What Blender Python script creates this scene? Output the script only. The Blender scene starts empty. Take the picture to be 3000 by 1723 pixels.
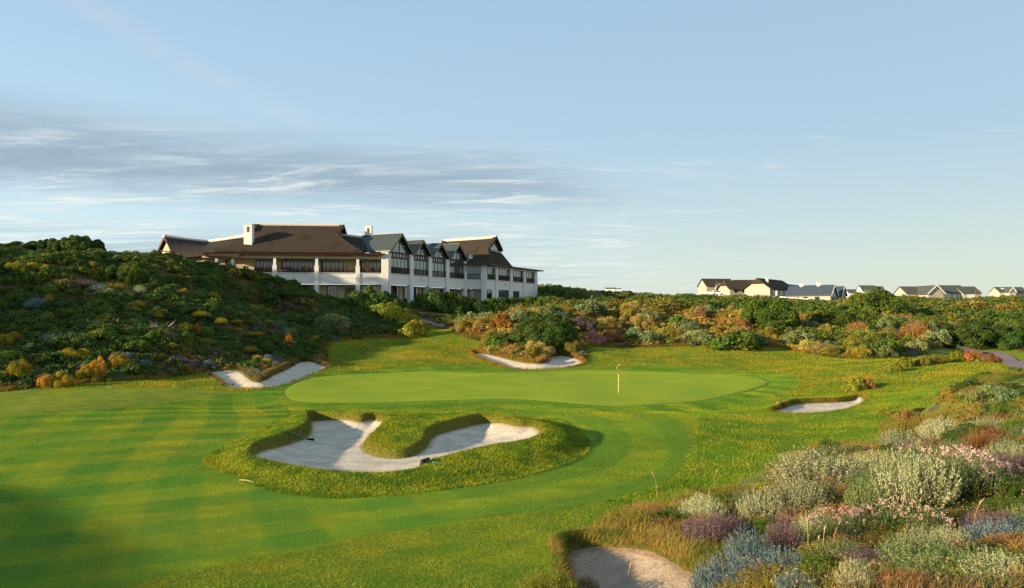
import bpy, math, random
import numpy as np
from mathutils import Vector
PI = math.pi
rng = np.random.default_rng(7)
random.seed(7)
SC = bpy.context.scene
COL = SC.collection
# ---------------------------------------------------------------- camera model (photo is 3000 px wide)
F, H0, CX, CZ = 2400.0, 935.0, 1500.0, 5.4
def at(px, py, Y): return Vector(((px-CX)/F*Y, Y, CZ-(py-H0)/F*Y))
def zat(py, Y): return CZ-(py-H0)/F*Y
SUN_EL, SUN_AZ = math.radians(12.0), math.radians(27.0)     # azimuth: degrees behind the camera's left
SUN = Vector((-math.cos(SUN_EL)*math.cos(SUN_AZ), -math.cos(SUN_EL)*math.sin(SUN_AZ), math.sin(SUN_EL)))

# ---------------------------------------------------------------- tagging
def tag(o, label=None, cat=None, group=None, kind=None):
    if label: o['label'] = label
    if cat: o['category'] = cat
    if group: o['group'] = group
    if kind: o['kind'] = kind
    return o
def empty(name, loc=(0, 0, 0), rz=0):
    o = bpy.data.objects.new(name, None); COL.objects.link(o)
    o.location = loc; o.rotation_euler = (0, 0, rz); o.empty_display_size = .3
    return o
def link(name, me, mat=None, parent=None):
    if mat is not None:
        for m in (mat if isinstance(mat, (list, tuple)) else [mat]): me.materials.append(m)
    o = bpy.data.objects.new(name, me); COL.objects.link(o)
    if parent: o.parent = parent
    return o
def dup(src, parent=None):
    c = src.copy(); COL.objects.link(c)
    if parent is not None: c.parent = parent
    for k in ('label', 'category', 'group'):
        pass
    for ch in list(src.children):
        dup(ch, c)
    return c

class MB:
    """collects simple solids and links them as ONE mesh object"""
    def __init__(s): s.v = []; s.f = []; s.m = []
    def face(s, pts, mi=0):
        n = len(s.v); s.v += [tuple(p) for p in pts]; s.f.append(tuple(range(n, n+len(pts)))); s.m.append(mi)
    def hexa(s, b, t, mi=0):
        """b, t: four bottom and four top corners, same order"""
        n = len(s.v); s.v += [tuple(p) for p in b]+[tuple(p) for p in t]
        for f in ((3, 2, 1, 0), (4, 5, 6, 7), (0, 1, 5, 4), (1, 2, 6, 5), (2, 3, 7, 6), (3, 0, 4, 7)):
            s.f.append(tuple(n+i for i in f)); s.m.append(mi)
    def box(s, x0, x1, y0, y1, z0, z1, mi=0):
        s.hexa([(x0, y0, z0), (x1, y0, z0), (x1, y1, z0), (x0, y1, z0)], [(x0, y0, z1), (x1, y0, z1), (x1, y1, z1), (x0, y1, z1)], mi)
    def bar(s, a, b, w, h=None, mi=0):
        a = Vector(a); b = Vector(b); h = h or w
        d = (b-a).normalized(); up = Vector((0, 0, 1)) if abs(d.z) < .95 else Vector((1, 0, 0))
        r = d.cross(up).normalized(); u = r.cross(d).normalized()
        q = lambda p: [p-r*w/2-u*h/2, p+r*w/2-u*h/2, p+r*w/2+u*h/2, p-r*w/2+u*h/2]
        s.hexa(q(a), q(b), mi)
    def tube(s, pts, rad, n=8, mi=0):
        pts = [Vector(p) for p in pts]
        if not isinstance(rad, (list, tuple)): rad = [rad]*len(pts)
        base = len(s.v)
        for i, p in enumerate(pts):
            d = (pts[min(i+1, len(pts)-1)]-pts[max(i-1, 0)]).normalized()
            up = Vector((0, 0, 1)) if abs(d.z) < .9 else Vector((1, 0, 0))
            r = d.cross(up).normalized(); u = r.cross(d)
            for k in range(n):
                a = 2*PI*k/n; s.v.append(tuple(p+(r*math.cos(a)+u*math.sin(a))*rad[i]))
        for i in range(len(pts)-1):
            for k in range(n):
                a = base+i*n+k; b = base+i*n+(k+1) % n
                s.f.append((a, b, b+n, a+n)); s.m.append(mi)
        s.f.append(tuple(base+k for k in range(n))[::-1]); s.m.append(mi)
        s.f.append(tuple(base+(len(pts)-1)*n+k for k in range(n))); s.m.append(mi)
    def build(s, name, mat, parent=None, smooth=False, loc=None):
        me = bpy.data.meshes.new(name)
        v = s.v
        if loc is not None: v = [(a[0]-loc[0], a[1]-loc[1], a[2]-loc[2]) for a in v]
        me.from_pydata(v, [], s.f); me.update()
        o = link(name, me, mat, parent)
        if isinstance(mat, (list, tuple)):
            me.polygons.foreach_set('material_index', s.m)
        if smooth: me.polygons.foreach_set('use_smooth', [True]*len(s.f))
        return o

def poly_mesh(name, V, faces_n, tint=None, smooth=False):
    """V (N*k,3) loose polygons with k corners each"""
    V = np.ascontiguousarray(V, dtype=np.float32); k = faces_n; n = len(V)//k
    me = bpy.data.meshes.new(name)
    me.vertices.add(len(V)); me.vertices.foreach_set('co', V.ravel())
    me.loops.add(len(V)); me.loops.foreach_set('vertex_index', np.arange(len(V), dtype=np.int32))
    me.polygons.add(n); me.polygons.foreach_set('loop_start', np.arange(0, len(V), k, dtype=np.int32))
    if tint is not None:
        a = me.attributes.new('tint', 'FLOAT_COLOR', 'POINT')
        c = np.ones((len(V), 4), dtype=np.float32); c[:, :3] = np.repeat(tint, k, axis=0)
        a.data.foreach_set('color', c.ravel())
    me.update(calc_edges=True)
    return me

# ---------------------------------------------------------------- materials
class NT:
    def __init__(s, name):
        s.m = bpy.data.materials.new(name); s.m.use_nodes = True; s.t = s.m.node_tree
        s.t.nodes.clear(); s.out = s.n('ShaderNodeOutputMaterial')
    def n(s, typ, **kw):
        nd = s.t.nodes.new(typ)
        for k, v in kw.items():
            if k in ('inp',):
                for a, b in v.items(): nd.inputs[a].default_value = b
            else: setattr(nd, k, v)
        return nd
    def l(s, a, b): s.t.links.new(a, b)
    def val(s, sock, v):
        if hasattr(v, 'is_output') or hasattr(v, 'links'): s.l(v, sock)
        else: sock.default_value = v
    def noise(s, scale, detail=4, rough=.55, vec=None, dist=0):
        nd = s.n('ShaderNodeTexNoise', inp={'Scale': scale, 'Detail': detail, 'Roughness': rough, 'Distortion': dist})
        if vec is not None: s.l(vec, nd.inputs['Vector'])
        return nd.outputs['Fac']
    def mapping(s, scale=(1, 1, 1), rot=(0, 0, 0), src='Object'):
        tc = s.n('ShaderNodeTexCoord'); mp = s.n('ShaderNodeMapping')
        mp.inputs['Scale'].default_value = scale; mp.inputs['Rotation'].default_value = rot
        s.l(tc.outputs[src], mp.inputs[0]); return mp.outputs[0]
    def pos(s, scale=(1, 1, 1), rot=(0, 0, 0)):
        g = s.n('ShaderNodeNewGeometry'); mp = s.n('ShaderNodeMapping')
        mp.inputs['Scale'].default_value = scale; mp.inputs['Rotation'].default_value = rot
        s.l(g.outputs['Position'], mp.inputs[0]); return mp.outputs[0]
    def ramp(s, fac, a, b, ca=(0, 0, 0, 1), cb=(1, 1, 1, 1)):
        r = s.n('ShaderNodeMapRange'); r.interpolation_type = 'SMOOTHSTEP'
        s.l(fac, r.inputs[0]); r.inputs[1].default_value = a; r.inputs[2].default_value = b
        return r.outputs[0]
    def mix(s, fac, a, b, mode='MIX'):
        m = s.n('ShaderNodeMix'); m.data_type = 'RGBA'; m.blend_type = mode
        s.val(m.inputs[0], fac)
        for sock, v in ((m.inputs[6], a), (m.inputs[7], b)):
            if hasattr(v, 'links'): s.l(v, sock)
            else: sock.default_value = (*v[:3], 1)
        return m.outputs[2]
    def math(s, op, a, b=0, c=0):
        m = s.n('ShaderNodeMath'); m.operation = op
        s.val(m.inputs[0], a); s.val(m.inputs[1], b)
        if op in ('MULTIPLY_ADD', 'COMPARE'): s.val(m.inputs[2], c)
        return m.outputs[0]
    def attr(s, name):
        a = s.n('ShaderNodeAttribute'); a.attribute_name = name; return a
    def bump(s, h, strength=.5, dist=.05, nrm=None):
        b = s.n('ShaderNodeBump', inp={'Strength': strength, 'Distance': dist}); s.l(h, b.inputs['Height'])
        if nrm is not None: s.l(nrm, b.inputs['Normal'])
        return b.outputs[0]
    def princ(s, col, rough=.8, nrm=None, spec=.3, metal=0):
        p = s.n('ShaderNodeBsdfPrincipled'); s.val(p.inputs['Base Color'], col if hasattr(col, 'links') else (*col[:3], 1))
        s.val(p.inputs['Roughness'], rough); p.inputs['Specular IOR Level'].default_value = spec; p.inputs['Metallic'].default_value = metal
        if nrm is not None: s.l(nrm, p.inputs['Normal'])
        s.l(p.outputs[0], s.out.inputs[0]); return p

def m_plain(name, col, rough=.8, var=.12, scale=3, spec=.3, bump=0, metal=0):
    t = NT(name); v = t.pos(); n = t.noise(scale, 5, .6, v)
    c = t.mix(n, [x*(1-var) for x in col], [min(1, x*(1+var)) for x in col])
    t.princ(c, rough, t.bump(t.noise(scale*8, 4, .6, v), bump, .02) if bump else None, spec, metal); return t.m

def m_leaf(name, col, transl=.3, var=.25, rough=.65):
    """leaf: diffuse + translucent, tinted leaf by leaf and plant by plant"""
    t = NT(name); a = t.attr('tint').outputs['Color']
    oi = t.n('ShaderNodeObjectInfo')
    r = t.n('ShaderNodeMapRange'); t.l(oi.outputs['Random'], r.inputs[0]); r.inputs[3].default_value = 1-var; r.inputs[4].default_value = 1+var
    c = t.mix(1.0, a, col, 'MULTIPLY')
    hs = t.n('ShaderNodeHueSaturation'); t.l(c, hs.inputs['Color']); t.l(r.outputs[0], hs.inputs['Value'])
    r2 = t.n('ShaderNodeMapRange'); t.l(t.math('FRACT', t.math('MULTIPLY', oi.outputs['Random'], 17.3)), r2.inputs[0]); r2.inputs[3].default_value = .485; r2.inputs[4].default_value = .515
    t.l(r2.outputs[0], hs.inputs['Hue'])
    p = t.n('ShaderNodeBsdfPrincipled'); t.l(hs.outputs[0], p.inputs['Base Color']); p.inputs['Roughness'].default_value = rough; p.inputs['Specular IOR Level'].default_value = .2
    tr = t.n('ShaderNodeBsdfTranslucent'); t.l(hs.outputs[0], tr.inputs['Color'])
    mx = t.n('ShaderNodeMixShader'); mx.inputs[0].default_value = transl
    t.l(p.outputs[0], mx.inputs[1]); t.l(tr.outputs[0], mx.inputs[2]); t.l(mx.outputs[0], t.out.inputs[0])
    return t.m

# ---------------------------------------------------------------- terrain
CTRL = [  # (px, py, distance): ground seen in the photo, at a distance judged from flag, rail and door heights
 (0,1723,16.6),(750,1723,16.4),(1500,1723,16.4),
 (0,1140,57.5),(0,1000,70),(0,880,80),(0,770,92),(200,775,92),(300,1110,63),(300,1000,72),(300,900,82),(300,805,93),(450,775,98),
 (600,1070,72),(600,980,80),(600,900,90),(600,850,103),(800,915,116),(800,985,88),(950,1008,92),(950,955,108),
 (1060,1000,98),(1200,985,103),(1240,965,112),(1290,955,120),(1150,912,124),(1400,955,122),(1500,925,132),
 (610,1095,69),(740,1140,61),(950,1083,77),(870,1066,82),(1100,1060,84),
 (1383,1042,92),(1300,1040,90),(1250,1010,97),(1560,1085,81),(1703,1066,86),(1590,1010,94),(1590,965,100),(1590,925,107),
 (1450,985,100),(1450,945,108),(1800,1008,98),(1800,960,106),(1800,915,118),(2000,1014,97),(2000,965,106),(2000,918,118),
 (2300,1018,95),(2300,970,105),(2300,930,125),(2480,1050,88),(2600,1005,98),(2700,955,115),(2760,1058,74),(2850,1035,100),(3000,1072,90),
 (3000,1000,115),(3000,930,150),(2850,960,125),(2590,1102,66),(2700,1130,60),(2900,1090,64),(3000,1110,56),
 (2270,1212,47),(2525,1168,54.5),(2600,1230,42),(2350,1350,31),(2900,1165,45),(2750,1250,36),(2300,1420,26),(2000,1480,23.8),(1800,1560,20.6),
 (1665,1625,18.6),(2020,1690,16.8),(2500,1400,24),(2800,1400,22),(2500,1600,15),(3000,1400,20),(2300,1700,12.8),(3000,1250,33),(3000,1700,9),(2700,1300,31)]
CW = [(-30,35,.15),(-10,30,0),(0,35,0),(5,25,0),(-12,45,0),(0,50,0),(10,45,0),(15,33,.05),(-25,50,.3),(0,58,.02),(10,60,.05),(-12,62,.1),(0,68,.15),
 (15,68,.2),(0,78,.4),(-12,76,.5),(20,78,.5),(25,62,.25),(20,50,0),(-30,135,8.2),(-20,140,8.2),(-20,150,8.2),(-10,158,8.3),(0,175,9.5),(-45,135,11.5),
 (-55,138,14.2),(-62,130,14),(-50,125,12.0),(14,6,3.4),(0,0,3.7),(0,4,3.1),(-10,5,1.6),(-18,8,.4),(8,9,1.9),(-15,-10,2.5),(30,-10,5),(40,20,4),(60,60,4),(60,40,4),(90,110,5),
 (-100,200,13),(-40,200,12.5),(0,210,10.5),(25,200,9),(60,190,8.2),(100,190,9),(35,150,6.6),(55,150,7.0),(75,150,7.5),(0,300,13),(100,300,12),(200,350,12.8),(60,330,12.3),(130,330,12.3),(250,400,13.5),(14,190,12.3),(9,172,11.2),(-150,400,13),(0,450,14),(300,500,14),(0,700,8),
 (-600,900,3),(600,900,4),(0,1200,-2),(-1500,2400,-4),(1500,2400,-4),(-1500,0,4),(1500,0,4),(0,-1000,4),
 (-72,66,13),(-80,42,11),(-85,75,18),(-82,58,17),(-110,60,18),(-85,30,7),(-80,12,5),(-58,42,3.2),(-52,20,1.8),(-70,-10,8),(-52,60,1.2),(-48,70,3.5),(-75,100,15),(-110,110,17),(-60,92,12.5),(-38,12,5.0),(-38,3,7.0),(-38,-5,8.0),(-48,15,6.2),(-22,12,.3),(-26,20,.1),(-34,24,.6),(-54,116,13.3),(-47,117,12.6),(-40,119,11.0),(-34,119.5,9.4)]  # includes unseen dunes at the left; the nearest ridge raised to shade the turf
_c = [tuple(at(*c)) for c in CTRL]+CW
_C = np.array([c[:2] for c in _c], float); _Z = np.array([c[2] for c in _c], float)
_K = 3.0
def _phi(d2): return np.sqrt(d2+_K*_K)
_A = _phi(((_C[:, None]-_C[None])**2).sum(-1)); _n = len(_C)
_M = np.zeros((_n+1, _n+1)); _M[:_n, :_n] = _A; _M[:_n, _n] = 1; _M[_n, :_n] = 1
_W = np.linalg.solve(_M, np.append(_Z, 0))
def base(x, y):
    x = np.asarray(x, float); y = np.asarray(y, float); sh = x.shape; x = x.ravel(); y = y.ravel(); out = np.empty(x.size)
    for i in range(0, x.size, 20000):
        d2 = (x[i:i+20000, None]-_C[None, :, 0])**2+(y[i:i+20000, None]-_C[None, :, 1])**2
        out[i:i+20000] = _phi(d2)@_W[:_n]+_W[_n]
    return out.reshape(sh)
def vnoise(x, y, s, seed=0):
    """smooth value noise in plan, period-free"""
    x = np.asarray(x)/s; y = np.asarray(y)/s; xi = np.floor(x).astype(np.int64); yi = np.floor(y).astype(np.int64)
    fx = x-xi; fy = y-yi; fx = fx*fx*(3-2*fx); fy = fy*fy*(3-2*fy)
    def h(a, b):
        n = (a*374761393+b*668265263+seed*1442695) & 0x7fffffff
        n = (n ^ (n >> 13))*1274126177 & 0x7fffffff
        return ((n ^ (n >> 16)) & 0xffff)/65535.0
    return (h(xi, yi)*(1-fx)+h(xi+1, yi)*fx)*(1-fy)+(h(xi, yi+1)*(1-fx)+h(xi+1, yi+1)*fx)*fy
def sstep(a, b, t):
    t = np.clip((t-a)/(b-a), 0, 1); return t*t*(3-2*t)

_ys = np.concatenate([np.geomspace(7, 160, 700), np.geomspace(161, 2400, 200)])
def hit(px, py, fn=base):
    """first point of the ground on the sight line through a photo pixel"""
    px = np.atleast_1d(np.asarray(px, float)); py = np.atleast_1d(np.asarray(py, float)); res = np.zeros((len(px), 3))
    for i in range(0, len(px), 60):
        a = px[i:i+60, None]; b = py[i:i+60, None]
        X = (a-CX)/F*_ys; Z = CZ-(b-H0)/F*_ys; G = fn(X, np.broadcast_to(_ys, X.shape))
        d = Z-G; neg = d < 0; k = np.where(neg.any(1), neg.argmax(1), len(_ys)-1); k = np.maximum(k, 1); r = np.arange(len(k))
        t = d[r, k-1]/(d[r, k-1]-d[r, k]+1e-9); t = np.clip(t, 0, 1); Y = _ys[k-1]+(_ys[k]-_ys[k-1])*t
        res[i:i+60, 0] = (a[:, 0]-CX)/F*Y; res[i:i+60, 1] = Y; res[i:i+60, 2] = CZ-(b[:, 0]-H0)/F*Y
    return res
def spline(P, n=6, closed=True):
    P = np.asarray(P, float); m = len(P); out = []
    for i in range(m if closed else m-1):
        p0, p1, p2, p3 = (P[(i-1) % m], P[i], P[(i+1) % m], P[(i+2) % m]) if closed else (P[max(i-1, 0)], P[i], P[i+1], P[min(i+2, m-1)])
        for k in range(n):
            t = k/n; out.append(.5*((2*p1)+(-p0+p2)*t+(2*p0-5*p1+4*p2-p3)*t*t+(-p0+3*p1-3*p2+p3)*t**3))
    if not closed: out.append(P[-1])
    return np.array(out)
def sdist(x, y, P):
    """signed distance to a closed polygon, positive inside"""
    x = np.asarray(x, float).ravel(); y = np.asarray(y, float).ravel(); d2 = np.full(x.size, 1e18); ins = np.zeros(x.size, bool)
    for i in range(len(P)):
        a = P[i]; b = P[(i+1) % len(P)]; ex = b[0]-a[0]; ey = b[1]-a[1]; L = ex*ex+ey*ey+1e-12
        t = np.clip(((x-a[0])*ex+(y-a[1])*ey)/L, 0, 1); d2 = np.minimum(d2, (x-a[0]-t*ex)**2+(y-a[1]-t*ey)**2)
        c = (a[1] > y) != (b[1] > y)
        with np.errstate(divide='ignore', invalid='ignore'):
            ins ^= c & (x < ex*(y-a[1])/(ey if ey != 0 else 1e-12)+a[0])
    d = np.sqrt(d2); return np.where(ins, d, -d)

# bunkers: outline points (px, py, height of the sand's edge, height of the grass lip above it)
B_MAIN = [(740,1343,.22,0.29),(762,1323,.12,0.41),(826,1307,.05,0.51),(870,1293,0,0.56),(902,1276,0,0.57),(910,1256,0,0.59),(912,1234,.05,0.57),(969,1231,.2,0.41),(1008,1228,.3,0.37),
 (1053,1236,.3,0.34),(1092,1229,.34,0.33),(1132,1241,.3,0.33),(1112,1258,.12,0.37),(1082,1286,0,0.37),(1063,1303,-.12,0.34),(1068,1320,-.2,0.34),(1107,1337,-.25,0.34),(1161,1344,-.25,0.34),(1211,1335,-.2,0.37),
 (1250,1310,-.12,0.41),(1260,1290,-.05,0.49),(1285,1273,0,0.51),(1329,1261,.05,0.51),(1408,1241,.12,0.49),(1467,1239,.3,0.31),(1516,1249,.32,0.26),(1561,1251,.32,0.23),(1580,1266,.32,0.16),(1566,1283,.3,0.16),
 (1516,1298,.25,0.15),(1437,1310,.2,0.13),(1359,1327,.15,0.13),(1290,1347,.1,0.16),(1250,1360,.06,0.20),(1225,1367,.02,0.21),(1223,1379,.04,0.16),(1142,1387,.08,0.08),(1043,1387,.08,0.08),(944,1379,.1,0.08),(846,1364,.14,0.10),(772,1351,.18,0.16)]
MOUND = [(597,1347),(673,1303),(772,1261),(846,1229),(910,1207),(994,1195),(1117,1193),(1216,1186),(1339,1184),(1462,1187),(1561,1196),(1635,1219),(1699,1251),(1728,1288),(1714,1323),
 (1669,1352),(1585,1382),(1462,1411),(1290,1433),(1142,1446),(1018,1446),(920,1442),(797,1424),(698,1392),(624,1367)]
B_LEFT = [(608,1094,.75,.3),(660,1086,.95,.35),(705,1090,.85,.4),(728,1108,.62,.4),(752,1120,.55,.4),(775,1114,.58,.4),(800,1098,.7,.4),(840,1082,.9,.4),(872,1062,1.05,.4),(905,1059,1.1,.35),(938,1068,1.0,.3),
 (951,1080,.75,.15),(900,1102,.5,.08),(840,1124,.35,.06),(780,1135,.27,.05),(720,1139,.22,.06),(672,1138,.2,.12),(660,1128,.3,.2),(635,1108,.5,.2)]
B_BACK = [(1384,1040,1.25,.3),(1405,1035,1.45,.35),(1450,1043,1.3,.4),(1500,1056,1.0,.4),(1545,1064,.85,.4),(1590,1064,.85,.4),(1615,1046,1.15,.4),(1650,1042,1.3,.3),(1690,1052,1.1,.2),(1704,1066,.75,.12),
 (1660,1077,.5,.08),(1600,1083,.35,.08),(1540,1084,.33,.08),(1480,1078,.5,.15),(1430,1064,.8,.3),(1395,1052,1.05,.35)]
B_RIGHT = [(2266,1208,-.05,.2),(2290,1198,.0,.35),(2330,1185,.08,.4),(2400,1180,.12,.35),(2460,1178,.12,.3),(2500,1173,.15,.3),(2506,1164,.3,.25),(2522,1163,.35,.15),(2530,1176,.2,.1),(2500,1191,.05,.08),
 (2450,1204,-.03,.08),(2380,1212,-.1,.08),(2310,1213,-.1,.1)]
B_NEAR = [(1664,1628,.12,.35),(1690,1606,.2,.35),(1750,1600,.28,.3),(1830,1604,.34,.25),(1900,1612,.38,.25),(1960,1640,.42,.25),(2010,1668,.45,.3),(2050,1700,.5,.2),(2060,1790,.45,.1),(1960,1860,.1,.1),(1760,1850,-.1,.3),(1690,1760,-.05,.5),(1672,1690,.05,.5)]
def bpoly(B):
    q = []
    for px, py, zs, zl in B:
        Y = (CZ-zs)*F/(py-H0); q.append(((px-CX)/F*Y, Y, zs, zs+zl))
    return spline(q, 5)
BUNKERS = [('main', B_MAIN, -.28, 1.6), ('left', B_LEFT, -.35, 1.2), ('back', B_BACK, -.35, 1.2), ('right', B_RIGHT, -.25, 1.0), ('near', B_NEAR, -.25, .8)]
BP = {k: bpoly(b) for k, b, _, _ in BUNKERS}
MP = spline([tuple(at(px, py, (CZ-z)*F/(py-H0)))[:2] for px, py, z in [(a, b, .3 if b < 1215 else .02) for a, b in MOUND]], 5)
def pxpoly(L, n=5, extra=None):
    h = hit([p[0] for p in L], [p[1] for p in L])[:, :2]
    h = spline(h, n, closed=extra is None)
    return np.concatenate([h, np.array(extra, float)]) if extra else h
GREEN = pxpoly([(834,1154),(859,1174),(925,1180),(1000,1181),(1117,1180),(1271,1174),(1448,1169),(1555,1172),(1661,1181),(1803,1190),(1999,1179),(2100,1164),(2135,1156),(2206,1137),(2242,1124),(2238,1114),
 (2189,1103),(2100,1097),(1910,1089),(1732,1086),(1626,1090),(1484,1093),(1306,1090),(1235,1088),(1103,1095),(987,1103),(904,1117),(848,1139)])
FAIR = pxpoly([(1280,1560),(1500,1520),(1750,1470),(1950,1400),(2010,1300),(2050,1210),(2250,1160),(2330,1122),(2250,1092),(1900,1074),(1250,1076),(930,1102),(760,1147),(560,1170),(300,1205),(0,1235)],
 extra=[(-60,52),(-60,8),(-8.5,15.2),(-5.6,18.5),(-3.2,20.4)])
DUNE1 = pxpoly([(-150,1152),(0,1143),(150,1128),(350,1116),(560,1088),(620,1084),(700,1094),(745,1120),(800,1098),(870,1062),(938,1055),(950,1005),(1060,990),(1200,982),(1250,958),(1310,955),(1340,975),(1420,1000),(1395,1036),
 (1450,1046),(1545,1066),(1592,1066),(1620,1045),(1700,1050),(1730,1012),(2000,1014),(2300,1018),(2440,1048),(2600,1050),(2700,1030),(2760,1022),(2850,1012),(3000,1030),(3250,1050)], n=3,
 extra=[(120,90),(2400,100),(2400,2400),(-2400,2400),(-2400,-50),(-75,-20),(-62,20),(-62,50)])
DUNE2 = pxpoly([(3200,1108),(3000,1112),(2916,1114),(2850,1130),(2775,1158),(2745,1195),(2650,1216),(2605,1240),(2590,1300),(2400,1305),(2250,1400),(2000,1470),(1850,1530),(1790,1590),(1900,1612),(2000,1660),(2050,1705)], n=3,
 extra=[(3.5,12),(1.5,6),(-6,3),(-16,-8),(60,-40),(80,40),(55,58)])

# one graded grid for the whole ground
def axis(parts):
    out = [parts[0][0]]
    for a, b, st in parts:
        n = max(1, int(round((b-a)/st))); out += list(a+(b-a)*(np.arange(1, n+1)/n))
    return np.array(out)
GX = np.concatenate([-np.geomspace(2400, 66, 30), axis([(-64,-30,.8),(-30,-14,.3),(-14,6,.14),(6,26,.25),(26,60,.7)]), np.geomspace(62, 2400, 32)])
GY = np.concatenate([-np.geomspace(900, 14, 14), axis([(-12,6,1.5),(6,15,.3),(15,26,.16),(26,54,.15),(54,96,.25),(96,180,.8)]), np.geomspace(183, 2400, 50)])
XX, YY = np.meshgrid(GX, GY); xf = XX.ravel(); yf = YY.ravel()
ZZ = base(xf, yf)
def mow(x, y, sm):
    """how the mower left the turf: crossing bands at the left, bands that follow the mound at the right"""
    def band(u, w, k): ph = u/w+(vnoise(x, y, 14, k)-.5)*.5; f = ph-np.floor(ph); return sstep(.0, .10, f)*(1-sstep(.5, .60, f))
    c1, s1 = math.cos(.30), math.sin(.30); c2, s2 = math.cos(1.98), math.sin(1.98)
    hatch = .5*band(x*c1+y*s1, 3.2, 20)+.5*band(x*c2+y*s2, 3.2, 21)
    ring = band(-sm, 3.4, 22); k = sstep(-4, 2, x+(y-33)*.1); return (hatch*(1-k)*1.05+ring*k*.8)*(.8+.35*sstep(.25, .75, vnoise(x, y, 9, 25)*.6+vnoise(x, y, 3, 26)*.4))
def near(P, pad): return (xf > P[:, 0].min()-pad) & (xf < P[:, 0].max()+pad) & (yf > P[:, 1].min()-pad) & (yf < P[:, 1].max()+pad)
SD = {}
sd_d1 = sdist(xf, yf, DUNE1); sd_d2 = sdist(xf, yf, DUNE2); sd_dune = np.maximum(sd_d1, sd_d2)
sd_green = np.full(xf.size, -99.); k = near(GREEN, 20); sd_green[k] = sdist(xf[k], yf[k], GREEN)
sd_fair = np.full(xf.size, -99.); k = near(FAIR, 30); sd_fair[k] = sdist(xf[k], yf[k], FAIR)
# hummocks in the dunes, faint swells on the grass
dn = sstep(0, 6, sd_dune)
ZZ += dn*((vnoise(xf, yf, 8, 1)-.5)*1.7+(vnoise(xf, yf, 2.5, 2)-.5)*.35)*np.clip(1.2-yf/900, 0, 1)
gmask = (1-dn)*(1-sstep(-3, 0, sd_green))
ZZ += gmask*((vnoise(xf, yf, 8.5, 6)-.5)*.5+(vnoise(xf, yf, 4.5, 3)-.5)*.15+(vnoise(xf, yf, 1.7, 4)-.5)*.035)
ZZ += -.05*np.exp(-((sd_green+.5)/.5)**2)*(yf > 60)
# low grassy swell that catches the sun at the lower left
# mound around the main bunker
sd_m = np.full(xf.size, -99.); k = near(MP, 26); sd_m[k] = sdist(xf[k], yf[k], MP)
def idw(x, y, P, cols, pw=3):
    out = np.zeros((x.size, len(cols)))
    for i in range(0, x.size, 20000):
        d2 = (x[i:i+20000, None]-P[None, :, 0])**2+(y[i:i+20000, None]-P[None, :, 1])**2+.01
        w = d2**(-pw/2); out[i:i+20000] = (w@P[:, cols])/w.sum(1, keepdims=True)
    return out
mowv = mow(xf, yf, sd_m)
sd_sand = np.full(xf.size, -99.); sandz = np.zeros(xf.size)
def sand_height(x, y, name, sd):
    B = [b for b in BUNKERS if b[0] == name][0]; P = BP[name]
    zs = idw(x, y, P, [2])[:, 0]; q = np.exp(-np.maximum(sd, 0)/B[3]*1.3)
    fl = zs-(.30 if name == 'near' else .22) if name != 'main' else np.minimum(np.full(x.size, B[2]), zs)
    return zs*q+fl*(1-q)+(vnoise(x, y, 1.3, 9)-.5)*.04*np.clip(sd, 0, 1)
for name, B, fl, fall in BUNKERS:
    P = BP[name]; k = near(P, 6); idx = np.nonzero(k)[0]; sd = sdist(xf[idx], yf[idx], P); x = xf[idx]; y = yf[idx]
    zz = idw(x, y, P, [2, 3]); zs, zl = zz[:, 0], zz[:, 1]
    out = sd <= 0; d = -sd; z = ZZ[idx].copy()
    if name == 'main':
        dm = sd_m[idx]; t = np.clip(dm/(dm+d+1e-6), 0, 1); inm = dm > 0
        crown = z*(1-t)+zl*t+.15*np.sin(np.minimum(t, 1)*PI)**1.0*sstep(0, 1.2, dm)*(0.35+np.clip(zl-.2, 0, .6)*.9)
        zz2 = np.where(inm, z*(1-sstep(0, .55, t))+crown*sstep(0, .55, t), z)
    else:
        t = np.exp(-d/1.6); zz2 = z*(1-t)+zl*t
    lip = sstep(0, .22, d+.02)
    zo = zs*(1-lip)+zz2*lip
    sh = sand_height(x, y, name, sd); zi = sh-.10*sstep(0, .25, sd)-.012
    ZZ[idx] = np.where(out, np.where(d < 6, zo, z), zi)
    sd_sand[idx] = np.maximum(sd_sand[idx], sd)
Z2 = ZZ.reshape(XX.shape)
def gz(x, y):
    x = np.asarray(x, float); y = np.asarray(y, float)
    i = np.clip(np.searchsorted(GX, x)-1, 0, len(GX)-2); j = np.clip(np.searchsorted(GY, y)-1, 0, len(GY)-2)
    fx = np.clip((x-GX[i])/(GX[i+1]-GX[i]), 0, 1); fy = np.clip((y-GY[j])/(GY[j+1]-GY[j]), 0, 1)
    return (Z2[j, i]*(1-fx)+Z2[j, i+1]*fx)*(1-fy)+(Z2[j+1, i]*(1-fx)+Z2[j+1, i+1]*fx)*fy
def gint(A, x, y):
    i = np.clip(np.searchsorted(GX, x)-1, 0, len(GX)-2); j = np.clip(np.searchsorted(GY, y)-1, 0, len(GY)-2); return A.reshape(XX.shape)[j, i]
def G(px, py):
    p = hit([px], [py], gz)[0]; return Vector(p)
nx, ny = len(GX), len(GY)
me = bpy.data.meshes.new('ground')
co = np.stack([xf, yf, ZZ], 1).astype(np.float32)
me.vertices.add(len(co)); me.vertices.foreach_set('co', co.ravel())
jj, ii = np.meshgrid(np.arange(ny-1), np.arange(nx-1), indexing='ij'); a = (jj*nx+ii).ravel()
q = np.stack([a, a+1, a+nx+1, a+nx], 1).astype(np.int32)
me.loops.add(q.size); me.loops.foreach_set('vertex_index', q.ravel()); me.polygons.add(len(q)); me.polygons.foreach_set('loop_start', np.arange(0, q.size, 4, dtype=np.int32))
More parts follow.
